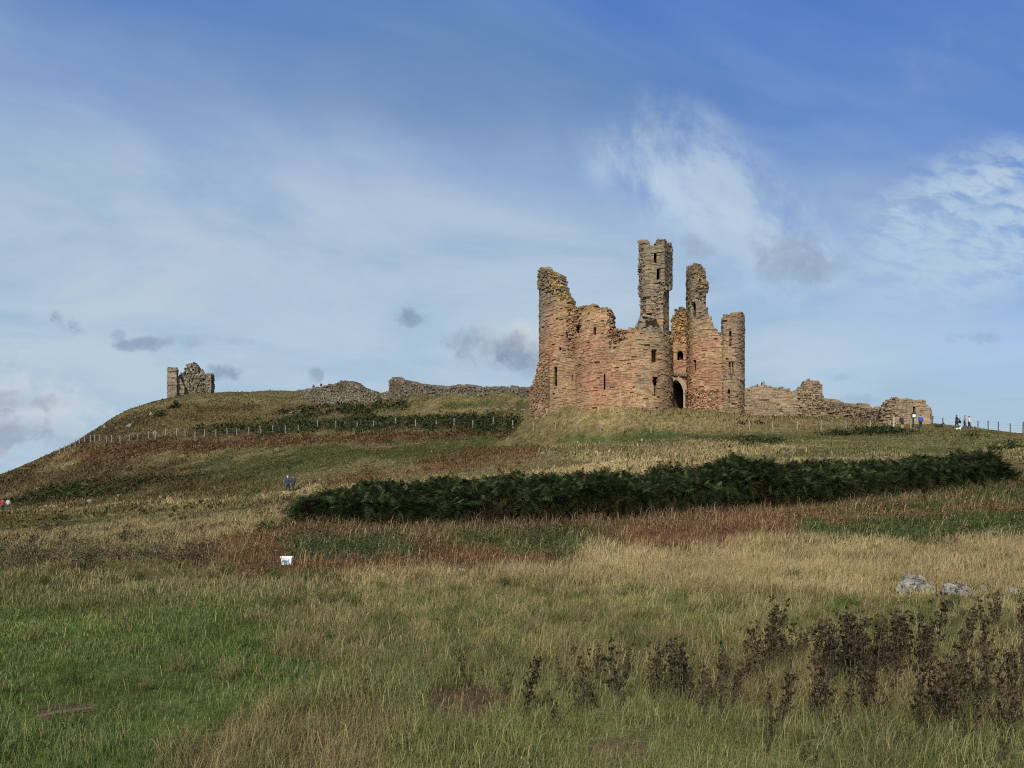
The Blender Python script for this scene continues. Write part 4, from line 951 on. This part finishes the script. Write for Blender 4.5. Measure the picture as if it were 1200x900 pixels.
def dog(loc, face, label, col, L=.75, lying=False, hz=.5):
    root = empty('dog', loc, label, 'dog', None, face); k = L/.75; zb = (.42 if not lying else .21)*k
    V = [(0, 0, zb), (0, -.28*k, zb+.03), (0, .28*k, zb), (0, -.40*k, zb+.2*k), (0, -.50*k, zb+.27*k), (0, -.63*k, zb+.22*k), (0, .42*k, zb+.05), (0, .6*k, zb+.12)]
    Rr = [.12, .14, .11, .075, .085, .045, .03, .02]; E = [(0,1),(0,2),(1,3),(3,4),(4,5),(2,6),(6,7)]
    for sx in (-1, 1):
        n = len(V)
        if lying: V += [(sx*.1*k, -.3*k, .1*k), (sx*.1*k, -.5*k, .05*k)]; Rr += [.06, .045]; E += [(1, n), (n, n+1)]
        else: V += [(sx*.09*k, -.27*k, .24*k), (sx*.09*k, -.26*k, .04*k)]; Rr += [.05, .032]; E += [(1, n), (n, n+1)]
        n = len(V)
        if lying: V += [(sx*.16*k, .2*k, .15*k), (sx*.17*k, -.02*k, .05*k)]; Rr += [.10, .045]; E += [(2, n), (n, n+1)]
        else: V += [(sx*.09*k, .24*k, .28*k), (sx*.09*k, .33*k, .18*k), (sx*.09*k, .29*k, .04*k)]; Rr += [.065, .035, .032]; E += [(2, n), (n, n+1), (n+1, n+2)]
        n = len(V); V += [(sx*.06*k, -.48*k, zb+.37*k)]; Rr += [.025]; E += [(4, n)]
    skin_mesh('body', V, E, [r_*k for r_ in Rr], plain('fur', col, .9, noise=.2, scale=20), root, 2); return root
dog(at(1100,501,80,110), R(80), 'black dog crouching on the grass to the right of the square ruin', (.015, .014, .014), .8, True)
dog(at(1123,505,80,105), R(75), 'small white dog at the feet of the long black coat', (.65, .62, .56), .5)

# ------------------------------------------------------------------ white tub with blue mark
g = hit(336.5, 661.5, 12, 30); k = g.y/F
root = empty('plastic_tub', g+Vector((0, 0, -.02)), 'white plastic tub with lid and blue letters on its front', 'tub', None, R(3))
M_TUB = plain('white_plastic', (.82, .81, .78), .35, noise=.05)
w, h, d = 12.6*k, 9.3*k, 9*k
mb = MB(); v = []
for z, s in ((0, .86), (h, 1.0)):
    for a, b in ((-.5, -.5), (.5, -.5), (.5, .5), (-.5, .5)): v.append((a*w*s, b*d*s, z))
mb.add(v, [(3,2,1,0),(0,1,5,4),(1,2,6,5),(2,3,7,6),(3,0,4,7),(4,5,6,7)])
o = mb.build('tub_body', M_TUB, root); bv = o.modifiers.new('bevel', 'BEVEL'); bv.width = .012; bv.segments = 3
mb = MB(); mb.box((0, 0, h+.006), (w*1.09, d*1.09, 1.7*k)); mb.box((0, 0, h+1.0*k), (w*.98, d*.98, .5*k))
o = mb.build('lid', M_TUB, root); bv = o.modifiers.new('bevel', 'BEVEL'); bv.width = .006; bv.segments = 2
M_BLUE = plain('blue_print', (.06, .24, .42), .5, noise=.1)
mb = MB()
def stroke(pts, t=.85):
    for (ax, az), (bx, bz) in zip(pts[:-1], pts[1:]):
        y = lambda z: -(d*(.43+.07*z/9.3)+.004)
        dx, dz = bx-ax, bz-az; l = math.hypot(dx, dz); nx, nz = -dz/l*t/2, dx/l*t/2; ex, ez = dx/l*t*.3, dz/l*t*.3
        q = [(ax-ex+nx, az-ez+nz), (ax-ex-nx, az-ez-nz), (bx+ex-nx, bz+ez-nz), (bx+ex+nx, bz+ez+nz)]
        fr = [(a*k, y(b), b*k) for a, b in q]; bk = [(a*k, y(b)+.003, b*k) for a, b in q]
        mb.add(fr+bk, [(0,1,2,3),(0,4,5,1),(1,5,6,2),(2,6,7,3),(3,7,4,0)])
stroke([(-1.2,6.6),(-2.6,6.4),(-3.2,5.4),(-3.2,4.3),(-2.6,3.3),(-1.4,3.1),(-.8,3.8),(-.7,4.7),(-1.8,4.7)])
stroke([(.1,3.1),(.5,6.7),(2.2,3.2),(2.6,7.0)])
mb.build('lettering', M_BLUE, root)
mb = MB(); stroke([(-2.6,2.3),(-.6,1.7),(1.6,2.3),(2.8,3.0)], .7); mb.build('lettering', plain('pale_blue_print', (.3, .55, .62), .5, noise=.1), root)

# ------------------------------------------------------------------ boulders and stones
def rock_mat(name, c1, c2, lich):
    m, nt = new_mat(name); out = N(nt, 'ShaderNodeOutputMaterial'); b = N(nt, 'ShaderNodeBsdfPrincipled'); b.inputs['Roughness'].default_value = .9
    tc = N(nt, 'ShaderNodeTexCoord'); n1 = N(nt, 'ShaderNodeTexNoise'); n1.inputs['Scale'].default_value = 5; n1.inputs['Detail'].default_value = 8; n1.inputs['Roughness'].default_value = .7
    n2 = N(nt, 'ShaderNodeTexNoise'); n2.inputs['Scale'].default_value = 11; n2.inputs['Detail'].default_value = 6
    n3 = N(nt, 'ShaderNodeTexNoise'); n3.inputs['Scale'].default_value = 2.4; n3.inputs['Detail'].default_value = 6
    for n in (n1, n2, n3): nt.links.new(tc.outputs['Object'], n.inputs['Vector'])
    cr = N(nt, 'ShaderNodeValToRGB'); cr.color_ramp.elements[0].position = .4; cr.color_ramp.elements[1].position = .6
    cr.color_ramp.elements[0].color = (*c1, 1); cr.color_ramp.elements[1].color = (*c2, 1); nt.links.new(n1.outputs['Fac'], cr.inputs[0])
    r1 = N(nt, 'ShaderNodeMapRange'); r1.inputs[1].default_value = .5; r1.inputs[2].default_value = .6; nt.links.new(n3.outputs['Fac'], r1.inputs[0])
    mx = N(nt, 'ShaderNodeMix', data_type='RGBA'); mx.inputs[7].default_value = (*lich, 1); nt.links.new(r1.outputs[0], mx.inputs[0]); nt.links.new(cr.outputs[0], mx.inputs[6])
    r2 = N(nt, 'ShaderNodeMapRange'); r2.inputs[1].default_value = .56; r2.inputs[2].default_value = .62; nt.links.new(n2.outputs['Fac'], r2.inputs[0])
    m2 = N(nt, 'ShaderNodeMix', data_type='RGBA'); m2.inputs[7].default_value = (.04, .04, .035, 1); nt.links.new(r2.outputs[0], m2.inputs[0]); nt.links.new(mx.outputs[2], m2.inputs[6])
    nt.links.new(m2.outputs[2], b.inputs['Base Color'])
    bp = N(nt, 'ShaderNodeBump'); bp.inputs['Strength'].default_value = 1; bp.inputs['Distance'].default_value = .12; nt.links.new(n1.outputs['Fac'], bp.inputs['Height']); nt.links.new(bp.outputs[0], b.inputs['Normal'])
    nt.links.new(b.outputs[0], out.inputs[0]); return m
RK1 = rock_mat('lichened_rock', (.10, .09, .07), (.50, .47, .38), (.30, .28, .09)); RK2 = rock_mat('grey_rock', (.07, .062, .05), (.44, .41, .33), (.22, .2, .1))
RK4 = rock_mat('hill_rock', (.16, .145, .12), (.30, .28, .23), (.22, .19, .12))
RK3 = rock_mat('pale_rock', (.22, .2, .165), (.40, .38, .33), (.3, .27, .18))
def boulder(px, py, wpx, hpx, label, mat, seed, y0=5, y1=230, group=None, cat='rock', name='boulder', depth=.8, sink=.12, flat=.0):
    rnd = np.random.default_rng(seed); g = hit(px, py, y0, y1); k = g.y/F; w, h = wpx*k, hpx*k/(1-sink)
    nu, nv = 56, 32; V = []
    for j in range(nv+1):
        th = math.pi*j/nv
        for i in range(nu):
            ph = 2*math.pi*i/nu; V.append((math.sin(th)*math.cos(ph), math.sin(th)*math.sin(ph), math.cos(th)))
    V = np.array(V)
    for _ in range(20):                                  # planar fractures
        n = rnd.normal(size=3); n[2] = abs(n[2])*.7; n /= np.linalg.norm(n); dd = rnd.uniform(.45, .8); e = V@n-dd; V = np.where((e > 0)[:, None], V-n*(e*.97)[:, None], V)
    nz = fbm(V[:, 0]*2.2+seed, V[:, 1]*2.2+V[:, 2]*3, seed, 4)-.5; nz2 = np.abs(fbm(V[:, 0]*5+seed, V[:, 1]*5+V[:, 2]*7, seed+9, 3)-.5); V = V*(1+.34*nz-.16*np.exp(-nz2*18))[:, None]
    V[:, 2] = np.where(V[:, 2] > 0, V[:, 2]/V[:, 2].max(), V[:, 2])
    V[:, 0] /= max(V[:, 0].max(), -V[:, 0].min())
    V = V*np.array([w/2, w/2*depth, h*(1-sink)]); V[:, 2] = np.maximum(V[:, 2], -h*sink-.05)
    f = []
    for j in range(nv):
        for i in range(nu): f.append((j*nu+i, (j+1)*nu+i, (j+1)*nu+(i+1) % nu, j*nu+(i+1) % nu))
    me = np_mesh(name, V, [np.array(f)], None, [mat]); o = obj(name, me); o.location = g; o.rotation_euler[2] = rnd.uniform(-.2, .2)
    return tag(o, label, cat, group)
boulder(1076, 699, 52, 22, 'pale boulder with yellow green lichen in the long grass', RK1, 3)
boulder(1070, 688, 48, 16, 'flat grey slab lying just behind the lichened boulder', RK2, 5)
boulder(1124, 701, 66, 18, 'broad low grey boulder right of the lichened boulder', RK2, 8)
boulder(1151, 695, 16, 9, 'small rounded pale stone between the broad grey boulder and the weeds', RK3, 10)
boulder(1188, 698, 24, 10, 'small pale stone half hidden by weeds near the right edge', RK3, 12)
boulder(1113, 737, 8, 6, 'small white stone among the dark weeds', RK3, 14)
boulder(743, 678, 46, 4, 'long flat pale stone sunk in the straw coloured grass', RK3, 16)
boulder(600, 667, 14, 7, 'rounded tan stone in the red bracken below the thicket', RK3, 18)
boulder(540, 672, 26, 6, 'low tan stone at the lower edge of the red bracken', RK3, 20)
boulder(105, 590, 13, 5, 'pale slanted rock at the foot of the hill on the left', RK4, 22)
boulder(38, 587, 7, 5, 'small white rock on the dark lower slope at far left', RK4, 24)
boulder(139, 583, 6, 4, 'small pale rock above the slanted rock on the lower slope', RK4, 26)
boulder(43, 574, 5, 2.5, 'tiny white rock high on the lower left slope', RK4, 28)
boulder(177, 487, 7, 5, 'pale rock beside a dark bush under the distant tower', RK4, 30)
boulder(151, 501, 10, 5, 'white rock on the upper slope above the left fence end', RK4, 32)
boulder(123, 502, 6, 4, 'pale rock near the left skyline above the fence', RK4, 34)
boulder(182, 509, 8, 4.5, 'pale rock just above the hillside fence posts', RK4, 36)
boulder(670, 625, 9, 3, 'small white stone in the grass in front of the bracken bank', RK3, 38)
for q, (px, py, w_) in enumerate([(562,479,6),(571,479.5,9),(583,480,7),(592,480,6),(604,480.5,9),(614,481,7),(625,480,6),(340,484,10),(352,482,8),(364,480,7),(652,474,5),(657,471,6),(648,476,6),(663,468,4)]):
    boulder(px, py, w_, 1.6, 'small pale stone in the line of stones edging the terrace path', RK4, 50+q, 90, 200, 'stones edging the terrace path', 'stone', 'path_stone')
for q, (px, py) in enumerate([(127,714),(191,727),(176,777)]):
    boulder(px, py, 4, 3, ('tiny white stone in the short grass, farthest of three', 'tiny white stone in the short grass, middle of three', 'tiny white stone in the short grass, nearest of three')[q], RK3, 80+q, cat='stone', name='pebble')
# driftwood-like piece of bark at lower left
g = hit(76, 838, 4, 9); mb = MB(); mb.tube([(-.19, -.06, .0), (-.07, -.02, .02), (.05, .03, .025), (.17, .10, .03)], [.006, .016, .018, .008], 8)
o = mb.build('dead_branch', plain('bark', (.12, .085, .055), .95, noise=.4, scale=25, bump=.8)); o.location = g; tag(o, 'short brown piece of dead wood lying in the green grass', 'branch')

# ------------------------------------------------------------------ dead weed stalks
def weed_meshes(seed, ns=None):
    rnd = random.Random(seed); st = MB(); LV = []; LC = []
    ns = ns or rnd.choice((2, 3, 3, 4, 5))
    for s in range(ns):
        h = rnd.uniform(.6, 1.0) if s else 1.0; a = rnd.uniform(0, 6.28); l = rnd.uniform(.02, .16)*(1 if s else .5)
        bx, by = rnd.gauss(0, .03), rnd.gauss(0, .03)
        pts = [(bx+math.cos(a)*l*t*t, by+math.sin(a)*l*t*t, -.05+h*t) for t in (0, .3, .6, .85, 1)]
        st.tube(pts, [.008, .007, .006, .004, .002], 5)
        for q in range(rnd.randint(8, 14)):
            t = rnd.uniform(.28, 1.0); bl = rnd.uniform(.04, .17)*(1.15-t*.7); an = rnd.uniform(0, 6.28)
            c = Vector((bx+math.cos(a)*l*t*t, by+math.sin(a)*l*t*t, h*t-.05)); e = c+Vector((math.cos(an)*bl, math.sin(an)*bl, bl*rnd.uniform(.3, 1.1)))
            st.tube([c, e], [.003, .0015], 4)
            for w in range(rnd.randint(2, 7)):
                p = c.lerp(e, rnd.uniform(.25, 1.1))+Vector((rnd.gauss(0, .014), rnd.gauss(0, .014), rnd.gauss(0, .014))); z = rnd.uniform(.013, .034)
                d1 = Vector((rnd.gauss(0, 1), rnd.gauss(0, 1), rnd.gauss(0, 1))).normalized(); d2 = d1.orthogonal().normalized()
                d1 = d1*z; d2 = d2*z*rnd.uniform(.4, .9)
                LV += [p-d1, p+d2+d1*.2, p+d1, p-d2]; f = rnd.uniform(.55, 1.5); cc = (.036*f, .029*f, .015*f) if rnd.random() < .78 else (.10*f, .075*f, .04*f); LC += [cc]*4
    n = len(LV)//4; i = np.arange(n)*4
    lm = np_mesh('dead_leaves', np.array([tuple(v) for v in LV]), [np.stack([i, i+1, i+2, i+3], -1)], np.array(LC), [M_WEED])
    sm = bpy.data.meshes.new('stem'); sm.from_pydata(st.v, [], st.f); sm.materials.append(MWS); sm.update(); return sm, lm
MWS = plain('weed_stem', (.07, .05, .03), .9, noise=.3, scale=30)
PROTO = [weed_meshes(100+q) for q in range(9)]; BUSHY = weed_meshes(300, 9)
def weed(px, py, hpx, label, group, q=None):
    g = hit(px, py, 4, 40); h = hpx/F*g.y; sm, lm = PROTO[random.randrange(9)] if q is None else BUSHY
    root = empty('dead_weed', g, label, 'weed', group, random.uniform(0, 6.28)); sc_ = random.uniform(.8, 1.1)
    root.scale = (h*sc_, h*sc_, h); root.rotation_euler[0] = random.gauss(0, .1); root.rotation_euler[1] = random.gauss(.05, .1)
    obj('stem', sm, root); obj('dead_leaves', lm, root); return root
NAMED = [(612,840,78,'tall bushy dark dead weed standing right beside the bare brown patch'),(425,818,34,'lone small dead weed in the middle of the open grass at left'),
 (548,806,46,'thin bent dead weed curling over above the bare brown patch'),(568,801,22,'very short dead weed behind the bare brown patch'),
 (590,816,34,'short dead weed between the bent weed and the tall bushy weed'),(701,690,20,'single dark dead weed standing alone in the pale grass band'),
 (700,790,46,'faint slim dead weed behind the central group'),(870,640,14,'tiny dark weed under the green nettles')]
for px, py, h, lb in NAMED[:7]: weed(px, py, h, lb, None, 0 if h == 78 else None)
rr0 = random.Random(15)
GA = 'dead weeds in the middle of the field'; LA = 'dark dead weed stalk in the loose row across the middle of the near field'
for px, py, h in [(655,810,40),(662,815,36),(676,838,48),(683,825,70),(690,830,45),(718,822,76),(728,800,60),(738,795,40),(724,830,55),(763,815,64),(770,800,52),(778,812,66),(786,800,50),(792,815,92),(797,822,70),(806,812,56),(812,826,54),(822,812,40),(828,830,52),(838,824,40),(845,812,62)]:
    weed(px, py, h, LA, GA)
for q in range(14): weed(rr0.uniform(590, 860), rr0.uniform(800, 862), rr0.uniform(24, 58), LA, GA)
GB = 'dead weeds in the dense patch on the right'; LB = 'dark brown dead weed stalk in the dense patch below the boulders'
for px, py, h in [(872,806,46),(880,802,76),(888,800,60),(896,796,74),(905,790,66),(868,820,40),(935,775,40),(942,770,46),(925,790,36),(965,790,52),(975,806,74),(984,800,88),(992,808,96),(1000,798,90),(1008,806,80),(1016,800,92),(1028,806,88),(1036,800,60),(1046,796,80),(1056,790,74),(1064,786,80),(1012,838,46),(1018,830,50)]:
    weed(px, py, h, LB, GB)
for q in range(44): weed(rr0.uniform(900, 1095), rr0.uniform(765, 862), rr0.uniform(40, 84), LB, GB)
rr = random.Random(5)
GCN = 'dead weeds crowded at the right edge'; LC_ = 'dark brown dead weed stalk in the thick crowd at the right edge of the field'
for q in range(62):
    px = rr.uniform(1075, 1235); py = rr.uniform(738, 868); weed(px, py, rr.uniform(34, 84)*(.75+.3*(py-720)/130), LC_, GCN)
for px, py, h in [(1150,738,44),(1166,742,54),(1172,736,48),(1196,745,56),(1140,730,30),(1108,735,36)]: weed(px, py, h, 'dark dead weed stalk standing close in front of the boulders', 'dead weeds in front of the boulders')
for q in range(26):
    weed(rr.uniform(860, 1190), rr.uniform(820, 900), rr.uniform(18, 44), 'short dark dead weed in the green grass below the dense patch', 'short weeds at the bottom right')

# ------------------------------------------------------------------ sky, sun, camera
SUN_EL, SUN_AZ = R(37), R(180+15)       # azimuth clockwise from north (+Y): behind and to the left
sd = Vector((math.sin(SUN_AZ)*math.cos(SUN_EL), math.cos(SUN_AZ)*math.cos(SUN_EL), math.sin(SUN_EL)))
L = bpy.data.lights.new('sun', 'SUN'); L.energy = 3.3; L.angle = R(.6); L.color = (1, .92, .79)
so = link(bpy.data.objects.new('sun', L)); so.rotation_euler = (-sd).to_track_quat('-Z', 'Y').to_euler()
W = bpy.data.worlds.new('World'); S.world = W; W.use_nodes = True; nt = W.node_tree; nt.nodes.clear()
class X:
    """small node arithmetic"""
    def __init__(s, sock): s.s = sock
    def _b(s, o, op, rev=False):
        n = nt.nodes.new('ShaderNodeMath'); n.operation = op
        a, b = (o, s) if rev else (s, o)
        for i, q in enumerate((a, b)):
            if isinstance(q, X): nt.links.new(q.s, n.inputs[i])
            else: n.inputs[i].default_value = q
        return X(n.outputs[0])
    def __add__(s, o): return s._b(o, 'ADD')
    def __radd__(s, o): return s._b(o, 'ADD')
    def __sub__(s, o): return s._b(o, 'SUBTRACT')
    def __rsub__(s, o): return s._b(o, 'SUBTRACT', True)
    def __mul__(s, o): return s._b(o, 'MULTIPLY')
    def __rmul__(s, o): return s._b(o, 'MULTIPLY')
    def __truediv__(s, o): return s._b(o, 'DIVIDE')
    def mx(s, o): return s._b(o, 'MAXIMUM')
    def mn(s, o): return s._b(o, 'MINIMUM')
    def step(s, a, b, lo=0.0, hi=1.0):
        n = nt.nodes.new('ShaderNodeMapRange'); n.interpolation_type = 'SMOOTHSTEP'
        nt.links.new(s.s, n.inputs[0]); n.inputs[1].default_value = a; n.inputs[2].default_value = b; n.inputs[3].default_value = lo; n.inputs[4].default_value = hi
        return X(n.outputs[0])
def vec(a, b, c=None):
    n = nt.nodes.new('ShaderNodeCombineXYZ')
    for i, q in enumerate((a, b, c)):
        if isinstance(q, X): nt.links.new(q.s, n.inputs[i])
        elif q is not None: n.inputs[i].default_value = q
    return n.outputs[0]
def wnoise(v, scale, detail=6, rough=.6, dist=0.0):
    n = nt.nodes.new('ShaderNodeTexNoise'); n.inputs['Scale'].default_value = scale; n.inputs['Detail'].default_value = detail; n.inputs['Roughness'].default_value = rough; n.inputs['Distortion'].default_value = dist
    nt.links.new(v, n.inputs['Vector']); return X(n.outputs['Fac'])
def mixc(fac, a, b):
    n = nt.nodes.new('ShaderNodeMix'); n.data_type = 'RGBA'; nt.links.new(fac.s, n.inputs[0])
    for i, q in ((6, a), (7, b)):
        if isinstance(q, tuple): n.inputs[i].default_value = (*q, 1)
        else: nt.links.new(q, n.inputs[i])
    return n.outputs[2]
sky = nt.nodes.new('ShaderNodeTexSky'); sky.sky_type = 'NISHITA'; sky.sun_disc = False; sky.sun_elevation = SUN_EL; sky.sun_rotation = SUN_AZ
sky.altitude = 20; sky.air_density = 1.0; sky.dust_density = 1.0; sky.ozone_density = 2.5
tc = nt.nodes.new('ShaderNodeTexCoord'); sp_ = nt.nodes.new('ShaderNodeSeparateXYZ'); nt.links.new(tc.outputs['Generated'], sp_.inputs[0])
dx, dy, dz = X(sp_.outputs[0]), X(sp_.outputs[1]), X(sp_.outputs[2])
dyc = dy.mx(.08); u = dx/dyc; v = dz/dyc                     # bearing and height over the northern sky
ahead = dy.step(.0, .25)
# high sheet of cloud: in a plane overhead
den = dz.mx(.0)+.12; ov = vec(dx/den, dy/den)
big = wnoise(ov, .55, 5, .5, .3); fine = wnoise(ov, 1.7, 8, .62, .6)
streak = wnoise(vec((dx/den)*.9+(dy/den)*.5, (dy/den)*3.2-(dx/den)*1.4), .9, 7, .6, .4)
veil = (.50-.27*u-v+(big-.5)*.6+(streak-.5)*.2).step(-.2, .26)
SKY = sky.outputs[0]
EXPO = .3; B = 1/.15/2**EXPO
def lin(r, g, b, k=1.0): return tuple(k*B*((c/255/12.92) if c < 10 else ((c/255+.055)/1.055)**2.4) for c in (r, g, b))
# thin general veil above, thicker sheet below and to the left
c = mixc(v.step(.0, .6, .38, .74)*ahead, SKY, lin(57, 107, 192))
c = mixc((big*.5+streak*.5).step(.38, .66, 0, .5), c, lin(128, 160, 204))
mot = wnoise(ov, 1.1, 7, .6, .5)
c = mixc(veil*.95, c, mixc(mot.step(.35, .65), lin(160, 186, 210), lin(190, 206, 218)))
hz = v.step(.38, .05); c = mixc(hz*.6, c, lin(172, 199, 216))
# bright wisps
def patch(px, py, rx, ry, rot=0.0):
    cu, cv = (px-600)/F, (HOR-py)/F; a, b = u-cu, v-cv; cr, sr = math.cos(rot), math.sin(rot)
    p, q = (a*cr+b*sr)/(rx/F), (b*cr-a*sr)/(ry/F); return 1.0-(p*p+q*q)
uv = vec(u, v)
wsp = wnoise(vec(u*1.0+v*.35, v*.8-u*.1), 8, 10, .66, .25)
def wisp(px, py, rx, ry, rot, lo, hi, amt, colr, src=None):
    global c
    m = patch(px, py, rx, ry, rot).step(0, .9)*((src or wsp).step(lo, hi))*amt*ahead
    c = mixc(m, c, colr)
wisp(790, 195, 140, 95, -.5, .36, .66, 1.0, lin(186, 205, 226))
wisp(880, 262, 170, 90, -.7, .34, .66, 1.0, lin(184, 204, 224))
mack = wnoise(vec(u*.8-v*.4, v*1.9+u*.5), 24, 8, .62, .35)
wisp(1150, 262, 190, 110, .35, .34, .62, .95, lin(184, 204, 224), mack)
wisp(1120, 290, 190, 70, .35, .3, .7, .5, lin(166, 192, 222))
wisp(1090, 70, 120, 60, .2, .4, .7, .45, lin(128, 152, 196))
wisp(1000, 190, 230, 60, .1, .4, .7, .4, lin(130, 160, 208))
wisp(640, 170, 120, 50, .9, .45, .7, .35, lin(150, 178, 212))
wisp(420, 60, 560, 120, -.15, .2, .7, .8, lin(100, 136, 180), big)
wisp(250, 260, 420, 120, -.1, .3, .7, .5, lin(176, 194, 216), mot)
wisp(560, 330, 380, 110, .1, .3, .7, .5, lin(178, 198, 220), mot)
# small low cumulus, grey undersides
edge = wnoise(uv, 34, 9, .62, .5); edge2 = wnoise(vec(u*.7, v), 13, 5, .55, .3)
def cumulus(px, py, rx, ry, colr, amt=.8, rot=0.0, soft=.75, k=.8):
    global c
    m = (patch(px, py, rx, ry, rot)+(edge-.5)*(5.5*k)+(edge2-.5)*(3.6*k)-.02).step(-.3, soft+.7)*amt*ahead
    c = mixc(m, c, colr)
G1, G2 = lin(134, 155, 180), lin(148, 168, 192)
cumulus(15, 480, 110, 66, lin(206, 212, 219), .9, -.1, .9, .6); cumulus(60, 468, 60, 14, lin(196, 204, 214), .6); cumulus(10, 470, 60, 14, lin(150, 164, 186), .7); cumulus(-5, 508, 90, 26, lin(140, 156, 180), .7); cumulus(60, 520, 60, 16, lin(150, 170, 200), .5)
cumulus(80, 380, 26, 12, G1, .85, -.3); cumulus(68, 372, 10, 10, G1, .8); cumulus(172, 404, 36, 9, G1, .8); cumulus(215, 400, 44, 9, G2, .5); cumulus(138, 393, 10, 6, G2, .6); cumulus(270, 400, 26, 7, G2, .45)
cumulus(264, 437, 26, 12, G1, .8); cumulus(370, 440, 10, 9, G1, .6); cumulus(480, 374, 22, 10, G1, .75); cumulus(477, 366, 9, 8, G1, .7)
cumulus(604, 402, 62, 28, lin(206, 211, 216), .9, 0, .9, .6); cumulus(580, 408, 66, 24, lin(140, 157, 180), .92, -.12, .9, .6); cumulus(612, 424, 36, 18, lin(132, 150, 174), .8, -.3, .9, .6)
cumulus(930, 296, 44, 30, G2, .72); cumulus(965, 312, 36, 22, G2, .6); cumulus(905, 318, 30, 16, G2, .45); cumulus(815, 292, 22, 16, G2, .6); cumulus(832, 328, 14, 10, G2, .55)
cumulus(995, 440, 24, 9, G2, .5); cumulus(1140, 396, 34, 10, G2, .55); cumulus(1010, 466, 26, 8, G2, .5)
# overall tint
bg = nt.nodes.new('ShaderNodeBackground'); bg.inputs[1].default_value = .15; nt.links.new(c, bg.inputs[0])
out = nt.nodes.new('ShaderNodeOutputWorld'); nt.links.new(bg.outputs[0], out.inputs[0])

cam = bpy.data.cameras.new('camera'); cam.sensor_width = 36; cam.lens = 27.0; cam.shift_y = (HOR-450)/1200; cam.clip_start = .1; cam.clip_end = 60000
co = link(bpy.data.objects.new('camera', cam)); co.location = (0, 0, EYE); co.rotation_euler = (R(90), 0, 0); S.camera = co
S.view_settings.view_transform = 'Standard'; S.view_settings.look = 'None'; S.view_settings.exposure = EXPO; S.view_settings.gamma = 1
S.view_settings.use_curve_mapping = False
S.render.engine = 'CYCLES'; S.cycles.use_denoising = False; S.cycles.filter_width = 1.15; S.cycles.max_bounces = 6; S.cycles.diffuse_bounces = 3; S.cycles.transmission_bounces = 3
